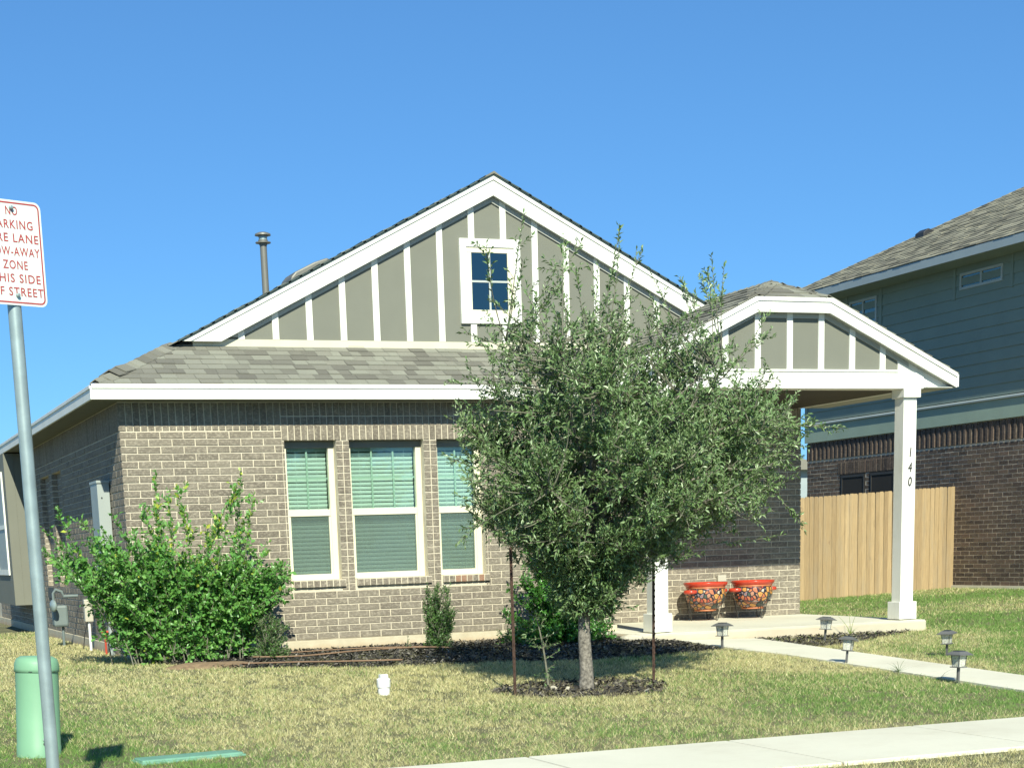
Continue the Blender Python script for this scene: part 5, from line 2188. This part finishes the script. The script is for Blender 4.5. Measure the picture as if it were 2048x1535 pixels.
    q0 = root('oak_sucker', 'thin shoot with few leaves beside the oak trunk', 'sapling', (sx, sy, grd(sx, sy)), world=False)
    stem = curve3(np.array([0, 0, -0.02]), np.array([-0.02, 0, 0.3]), np.array([-0.10, 0.0, 0.62]), 8)
    b = MB()
    b.tube(stem, [0.012 - 0.001 * k for k in range(8)], 6)
    b.build('stem', MAT['twig'], q0)
    tw2 = []
    for k in range(22):
        i = rng.integers(2, 8)
        d = nrmz(rng.normal(size=3) + np.array([0, 0, 0.4]))
        a = stem[i]
        tw2.append(curve3(a, a + d * 0.06, a + d * rng.uniform(0.08, 0.2), 3))
    tubes_np(tw2, 0.0025, 0.0012, 3).build('twigs', MAT['twig'], q0, kind='stuff')
    P, D, _ = sample_twigs(tw2, 0.02, rng, 0.1, (0.4, 1.1), 2)
    n = len(P)
    L_ = rng.uniform(0.026, 0.045, n)
    leaf_mesh('foliage', MAT['leaf_oak'], P, D, nrmz(rng.normal(size=(n, 3)) + np.array([0, 0, 1.0])), L_, L_ * 0.33, rng.random(n), q0)

oak()

def shrub(name, label, loc, tips, ntwig, leafL, leafW, mat, seed, twigL=(0.10, 0.28), spacing=0.02, up=0.35, base_r=0.12, tonef=None, stem_r=0.008, follow=0.0, cat='shrub', inner=0.35, group=None):
    """tips: list of (x,y,z) local stem ends; twigs fill the stems' outer part"""
    rng = np.random.default_rng(seed)
    o = root(name, label, cat, loc, world=False, group=group)
    stems = []
    for e in tips:
        e = np.array(e, float)
        a = np.array([rng.uniform(-base_r, base_r) + follow * e[0], rng.uniform(-base_r, base_r), -0.02])
        c = a * 0.6 + e * np.array([0.30, 0.32, 0.55]) + rng.normal(size=3) * 0.03
        stems.append(curve3(a, c, e, 9))
    tubes_np(stems, stem_r, 0.002, 5).build('stems', MAT['twig'], o, kind='stuff')
    tw = []
    for k in range(ntwig):
        s_ = stems[rng.integers(len(stems))]
        t = inner + (1 - inner) * rng.random()
        f = t * 8
        i = min(int(f), 7)
        a = s_[i] + (s_[i + 1] - s_[i]) * (f - i)
        sd = nrmz(s_[i + 1] - s_[i])
        d = nrmz(sd * 0.6 + rng.normal(size=3) * 0.5 + np.array([0, 0, up]))
        L_ = rng.uniform(*twigL) * (1.15 - 0.5 * t)
        b_ = a + d * L_
        if b_[2] < 0.02:
            b_[2] = 0.02
        tw.append(curve3(a, (a + b_) / 2 + rng.normal(size=3) * 0.01, b_, 4))
    tubes_np(tw, 0.0028, 0.0013, 3).build('twigs', MAT['twig'], o, kind='stuff')
    P, D, T_ = sample_twigs(tw + [s_[5:] for s_ in stems], spacing, rng, 0.05, (0.5, 1.15), 2)
    n = len(P)
    t1 = TWIG_TONE
    L_ = leafL * rng.uniform(0.5, 1.3, n)
    U = nrmz(rng.normal(size=(n, 3)) * 0.7 + np.array([0, -0.4, 1.0]))
    tn = 0.10 + 0.50 * rng.beta(2, 3, n) + 0.40 * t1
    if tonef is not None:
        tn = tonef(P, tn, rng)
    leaf_mesh('foliage', mat, P, D, U, L_, L_ * leafW, np.clip(tn, 0, 0.999), o, fold=0.12, curl=0.1)
    print(name, 'leaves', n)
    return o

# big fan-shaped shrub at the corner
rg = np.random.default_rng(5)
loc = (0.42, -0.86, -0.10)
tips = []
for k in range(250):
    a = rg.uniform(-0.92, 0.92)          # fan angle in the x-z plane
    mx = 1.06 + (0.64 * min(1.0, -a / 0.75) if a < 0 else 0.34 * min(1.0, a / 0.75))
    L_ = mx * rg.uniform(0.35, 1.0) ** 0.6
    x_ = L_ * math.sin(a) * 1.02
    z_ = max(0.10, L_ * math.cos(a) * 0.95 + 0.04)
    y_ = rg.uniform(-0.55, 0.45) * (0.4 + 0.6 * min(L_, 1))
    tips.append((x_, y_, z_))
for (x_, z_) in ((-1.38, 1.38), (-1.25, 1.52), (-1.42, 1.20), (-1.05, 1.46), (-0.70, 1.52), (-0.24, 1.88), (-0.16, 1.66), (-0.04, 1.76), (0.66, 1.82), (0.48, 1.66), (0.80, 1.72), (0.40, 1.50), (0.74, 1.30),
                 (-0.40, 1.52), (0.40, 1.42), (1.12, 0.85), (1.05, 0.98), (1.10, 0.72), (0.26, 1.32), (-0.85, 1.38), (0.9, 1.1), (0.56, 1.76), (-0.30, 1.60)):
    tips.append((x_, rg.uniform(-0.25, 0.1), z_))

def privet_tone(P, tn, rng):
    h = np.clip((P[:, 2] - 0.75) / 0.8, 0, 1)
    cen = np.exp(-((P[:, 0] - 0.15) / 0.55) ** 2)
    y = rng.random(len(tn)) < (0.006 + 0.30 * h * (0.15 + cen))
    return np.where(y, 0.76 + 0.24 * rng.random(len(tn)), np.minimum(0.80, 0.16 + tn * 1.05))

shrub('privet_shrub', 'big fan-shaped shrub with bright leaves at the left corner of the house', loc, tips, 5600, 0.055, 0.58, MAT['leaf_shrub'], 31,
      twigL=(0.10, 0.26), spacing=0.024, up=0.15, base_r=0.26, tonef=privet_tone, inner=0.06, follow=0.42)

def dome_tips(n, rx, ry, h, seed, cone=0.0):
    r_ = np.random.default_rng(seed)
    out = []
    while len(out) < n:
        p = r_.uniform(-1, 1, 3)
        p[2] = abs(p[2])
        l_ = np.linalg.norm(p)
        if 0.5 < l_ < 1:
            out.append((p[0] * rx, p[1] * ry, p[2] * h))
    return out

shrub('small_shrub', 'small rounded light green shrub tucked against the big corner shrub', (1.22, -1.12, grd(1.2, -1.1)), dome_tips(55, 0.24, 0.22, 0.66, 3), 800, 0.026, 0.42,
      MAT['leaf_box'], 33, twigL=(0.05, 0.12), spacing=0.015, up=0.7, base_r=0.03, inner=0.2, group='small upright shrubs in the front bed')
shrub('small_shrub', 'small vase-shaped shrub standing alone under the right front window', (3.13, -1.12, grd(3.1, -1.1)), [(a * (0.5 + 0.7 * c), b * (0.5 + 0.7 * c), c) for a, b, c in dome_tips(80, 0.30, 0.24, 0.78, 4)], 1300, 0.030, 0.42,
      MAT['leaf_box'], 34, twigL=(0.05, 0.12), spacing=0.015, up=0.9, base_r=0.03, inner=0.25, group='small upright shrubs in the front bed')
shrub('seedling', 'tiny dark seedling left of the vase-shaped shrub', (2.82, -0.95, grd(2.8, -0.9)), dome_tips(5, 0.05, 0.05, 0.26, 5), 12, 0.024, 0.42,
      MAT['leaf_box'], 35, twigL=(0.04, 0.08), spacing=0.02, up=0.9, base_r=0.02, inner=0.25, cat='seedling')
shrub('holly_shrub', 'dense bright green shrub against the wall behind the oak trunk', (4.60, -1.05, grd(4.6, -1.05)), dome_tips(100, 0.74, 0.45, 1.65, 6), 3800, 0.042, 0.55,
      MAT['leaf_holly'], 36, twigL=(0.08, 0.18), spacing=0.022, up=0.4, base_r=0.1, inner=0.15)
shrub('low_holly', 'low dark shrub at the left foot of the bright green shrub', (4.02, -1.0, grd(4.0, -1.0)), dome_tips(18, 0.20, 0.2, 0.26, 7), 90, 0.032, 0.5,
      MAT['leaf_holly'], 37, twigL=(0.05, 0.1), spacing=0.022, up=0.3, base_r=0.05, inner=0.15)

def blade_clump(name, label, loc, blades, mat, cat='plant'):
    o = root(name, label, cat, loc, world=False)
    for (dx, dy, h, w, bend) in blades:
        mb = MB()
        n = 7
        v, f = [], []
        d = Vector((dx, dy, 0))
        L_ = d.length or 1e-6
        dn = d / L_
        sd = Vector((-dn.y, dn.x, 0)) if L_ > 1e-5 else Vector((1, 0, 0))
        sd = Vector((1, 0.2, 0)).normalized()
        for i in range(n):
            t = i / (n - 1)
            p = d * (t ** 1.5) + Vector((0, 0, h * (t * (1 + bend) - bend * t ** 2.5)))
            ww = w * (1 - t) ** 0.6 * 0.5 + 0.0004
            v += [p - sd * ww, p + sd * ww]
            if i:
                f.append((2 * i - 2, 2 * i - 1, 2 * i + 1, 2 * i))
        mb.add(v, f, R.random())
        mb.build('blade', mat, o)
    return o

MAT['lily'] = leaf_mat('lily_leaf', [(0.0, (0.16, 0.26, 0.05)), (1.0, (0.34, 0.38, 0.12))], 0.5, 0.3)
MAT['weed'] = leaf_mat('weed_blade', [(0.0, (0.05, 0.10, 0.03)), (1.0, (0.12, 0.19, 0.05))], 0.5, 0.3)
blade_clump('grassy_plant', 'young strappy plant in the small bed before the porch slab', (8.28, -1.30, grd(8.28, -1.3)),
            [(-0.22, -0.02, 0.26, 0.012, 0.1), (-0.02, 0.0, 0.24, 0.010, 0.1), (0.07, -0.02, 0.27, 0.010, 0.05), (-0.06, 0, 0.08, 0.02, 0.2), (0.05, -.02, 0.07, 0.02, 0.2),
             (0.0, -.03, 0.09, 0.025, 0.2), (0.10, 0, 0.07, 0.015, 0.4), (-0.03, 0, 0.30, 0.004, 0.0), (0.12, 0, 0.10, 0.01, 0.3)], MAT['lily'])
wb = []
for k in range(14):
    wb.append((R.uniform(-0.16, 0.20), R.uniform(-0.08, 0.08), R.uniform(0.05, 0.13), 0.007, 0.3))
blade_clump('weed_tuft', 'tuft of long grass leaning over the walk edge', (6.25, -5.2, grd(6.2, -5.2)), wb, MAT['weed'])
blade_clump('weed_tuft', 'arched grass blades beside the path light nearest the street', (6.23, -5.86, grd(6.2, -5.9)),
            [(0.20, -0.12, 0.10, 0.006, 1.2), (0.14, -0.05, 0.06, 0.005, 0.9), (0.05, 0.0, 0.05, 0.006, 0.3)], MAT['weed'])

# ------------------------------------------------------------------ mulch chips
def chips():
    rng = np.random.default_rng(3)
    for poly, n in ((BED1, 15000), (RING, 1100), (BED2, 1300)):
        xs = [p[0] for p in poly]
        ys = [p[1] for p in poly]
        X = rng.uniform(min(xs), max(xs), n * 3)
        Y = rng.uniform(min(ys), max(ys), n * 3)
        k = inside(poly, X, Y)
        X, Y = X[k][:n], Y[k][:n]
        n_ = len(X)
        Z = terr(X, Y) + 0.012 + rng.random(n_) * 0.018
        L_ = rng.uniform(0.010, 0.032, n_)
        W_ = rng.uniform(0.004, 0.010, n_)
        a = rng.uniform(0, 2 * np.pi, n_)
        tl = rng.normal(size=n_) * 0.35
        D = np.stack([np.cos(a), np.sin(a), tl], 1)
        S_ = np.stack([-np.sin(a), np.cos(a), rng.normal(size=n_) * 0.4], 1)
        P = np.stack([X, Y, Z], 1)
        v = np.stack([P - D * L_[:, None] - S_ * W_[:, None], P + D * L_[:, None] - S_ * W_[:, None] * .7,
                      P + D * L_[:, None] + S_ * W_[:, None], P - D * L_[:, None] * .9 + S_ * W_[:, None]], 1).reshape(-1, 3)
        f = np.arange(n_ * 4).reshape(-1, 4)
        link('mulch_chips', newmesh('mulch_chips', v, f, MAT['chip'], attrs={'tone': ('FLOAT', np.repeat(rng.random(n_), 4))}), kind='stuff')

def chip_mat():
    M, nt, n, l, b = nodes('mulch_chip')
    c = ramp(n, l, tone(n, l), [(0.0, (0.018, 0.017, 0.016)), (0.6, (0.050, 0.045, 0.038)), (0.85, (0.13, 0.115, 0.09)), (1.0, (0.30, 0.27, 0.22))])
    l.new(c, b.inputs['Base Color'])
    b.inputs['Roughness'].default_value = 0.8
    return M

MAT['chip'] = chip_mat()
chips()

# ------------------------------------------------------------------ grass
def grass():
    rng = np.random.default_rng(17)
    # regions: x0,x1,y0,y1,density per m2
    regs = [(-3.2, 9.0, -11.3, -9.80, 6000), (-3.0, 8.2, -8.35, -5.0, 8200), (-3.0, 10.5, -5.0, -2.0, 7000), (-2.6, 0.3, -2.0, 1.0, 4200),
            (0.3, 13.0, -2.0, -1.15, 3800), (-2.4, -0.02, 1.0, 9.0, 2200), (9.47, 16.2, -2.0, 3.0, 2600), (9.47, 16.2, 3.0, 8.0, 2000), (10.5, 16.0, -5.0, -2.0, 1500)]
    X, Y = [], []
    for x0, x1, y0, y1, dn in regs:
        n = int((x1 - x0) * (y1 - y0) * dn)
        X.append(rng.uniform(x0, x1, n))
        Y.append(rng.uniform(y0, y1, n))
    X, Y = np.concatenate(X), np.concatenate(Y)
    # keep what the camera region can see, with a margin
    P = np.stack([X, Y, terr(X, Y)], 1) - CAM
    c = P @ Mc.T
    u = FOC * c[:, 0] / c[:, 2] + PPX
    v = FOC * c[:, 1] / c[:, 2] + PPY
    k = (u > -260) & (u < 2300) & (v < 1750)
    # no grass on hard or bare ground
    jx, jy = X + rng.normal(size=len(X)) * 0.02, Y + rng.normal(size=len(X)) * 0.03
    k &= ~(inside(BED2, jx, jy) & (rng.random(len(X)) < 0.55))
    k &= ~(inside(RING, jx, jy) & (rng.random(len(X)) < 0.70))
    for poly in (BED1,):
        k &= ~inside(poly, jx, jy)
    k &= ~(inside(DIRT, jx, jy) & (rng.random(len(X)) < 0.9))
    wk = np.array(WALK)
    jx2 = X + rng.normal(size=len(X)) * 0.012
    k &= ~inside(WALK, jx2, Y)
    jy2 = Y + rng.normal(size=len(X)) * 0.010
    k &= ~((jy2 < -8.35 + 0.0) & (jy2 > -9.80))
    k &= ~((X > 5.50) & (X < 9.49) & (Y > -1.17) & (Y < 18))
    k &= ~((X > -0.03) & (X < 5.9) & (Y > -0.03))
    k &= ~((X + 1.855) ** 2 + (Y + 6.64) ** 2 < 0.155 ** 2)
    k &= ~((np.abs(X + 0.93 + 0.02 * rng.normal(size=len(X))) < 0.34) & (np.abs(Y + 7.26 - 0.12 * (X + 0.93) + 0.02 * rng.normal(size=len(X))) < 0.105))
    k &= ~((np.abs(X - 1.34) < 0.05) & (np.abs(Y + 4.62) < 0.05))
    cl = vnoise(X, Y, 21.0, 31) * 0.6 + vnoise(X, Y, 9.0, 32) * 0.4
    k &= rng.random(len(X)) < np.clip(0.40 + 2.0 * (cl - 0.40), 0.12, 1.0)
    X, Y, cl = X[k], Y[k], cl[k]
    n = len(X)
    print('grass blades', n)
    Z = terr(X, Y)
    big = vnoise(X, Y, 0.45, 1) * 0.6 + vnoise(X, Y, 1.3, 2) * 0.4
    fine = vnoise(X, Y, 5.0, 3) * 0.6 + vnoise(X, Y, 14.0, 5) * 0.4
    green = 0.24 + 1.30 * (big - 0.5) + 0.45 * (fine - 0.5)
    green += 0.50 * np.clip((X - 6.5) / 1.5, 0, 1)                       # watered lawn right of the walk
    green += 0.42 * np.clip((0.3 - X) / 1.4, 0, 1) * (Y < -2.5)
    green += 0.30 * np.exp(-((Y + 7.6) / 0.7) ** 2) * (vnoise(X, Y, 0.9, 41) - 0.25)
    green += 0.25 * np.exp(-((X - 4.6) / 1.6) ** 2 - ((Y + 3.4) / 0.6) ** 2)
    green += 0.18 * np.clip((X - 3.5) / 2.0, 0, 1) * (Y < -5)
    green -= 0.20 * np.exp(-((Y + 8.45) / 0.12) ** 2)
    green -= 0.25 * ((Y > -1) & (X < 0))
    green = np.clip(green, 0.04, 0.97)
    is_g = rng.random(n) < green
    h = rng.uniform(0.014, 0.034, n) * (0.8 + 0.5 * fine) * np.where(X > 6.6, 1.1, 1.0)
    h *= 0.55 + 0.95 * cl
    h *= np.where(rng.random(n) < 0.006, 2.1, 1.0)
    w = rng.uniform(0.0014, 0.0030, n) * (1 + 0.10 * np.clip(Y + 8, 0, 12))
    a = rng.uniform(0, 2 * np.pi, n)
    le = rng.uniform(0.2, 1.4, n) * h
    b_ = rng.uniform(0, 2 * np.pi, n)
    base = np.stack([X, Y, Z - 0.003], 1)
    sd = np.stack([np.cos(a), np.sin(a), np.zeros(n)], 1) * w[:, None]
    tip = base + np.stack([np.cos(b_) * le, np.sin(b_) * le, h], 1)
    v = np.stack([base - sd, base + sd, tip], 1).reshape(-1, 3)
    f = np.arange(n * 3).reshape(-1, 3)
    r = rng.random(n)
    g0, g1 = np.array([0.120, 0.245, 0.055]), np.array([0.320, 0.500, 0.140])
    s0, s1 = np.array([0.470, 0.430, 0.190]), np.array([1.0, 0.93, 0.54])
    col = np.where(is_g[:, None], g0 + (g1 - g0) * r[:, None], s0 + (s1 - s0) * (r[:, None] ** 1.5))
    C = np.repeat(np.concatenate([col, np.ones((n, 1))], 1), 3, axis=0)
    link('grass', newmesh('grass', v, f, MAT['grass'], attrs={'shade': ('COLOR', C)}), kind='stuff')

grass()
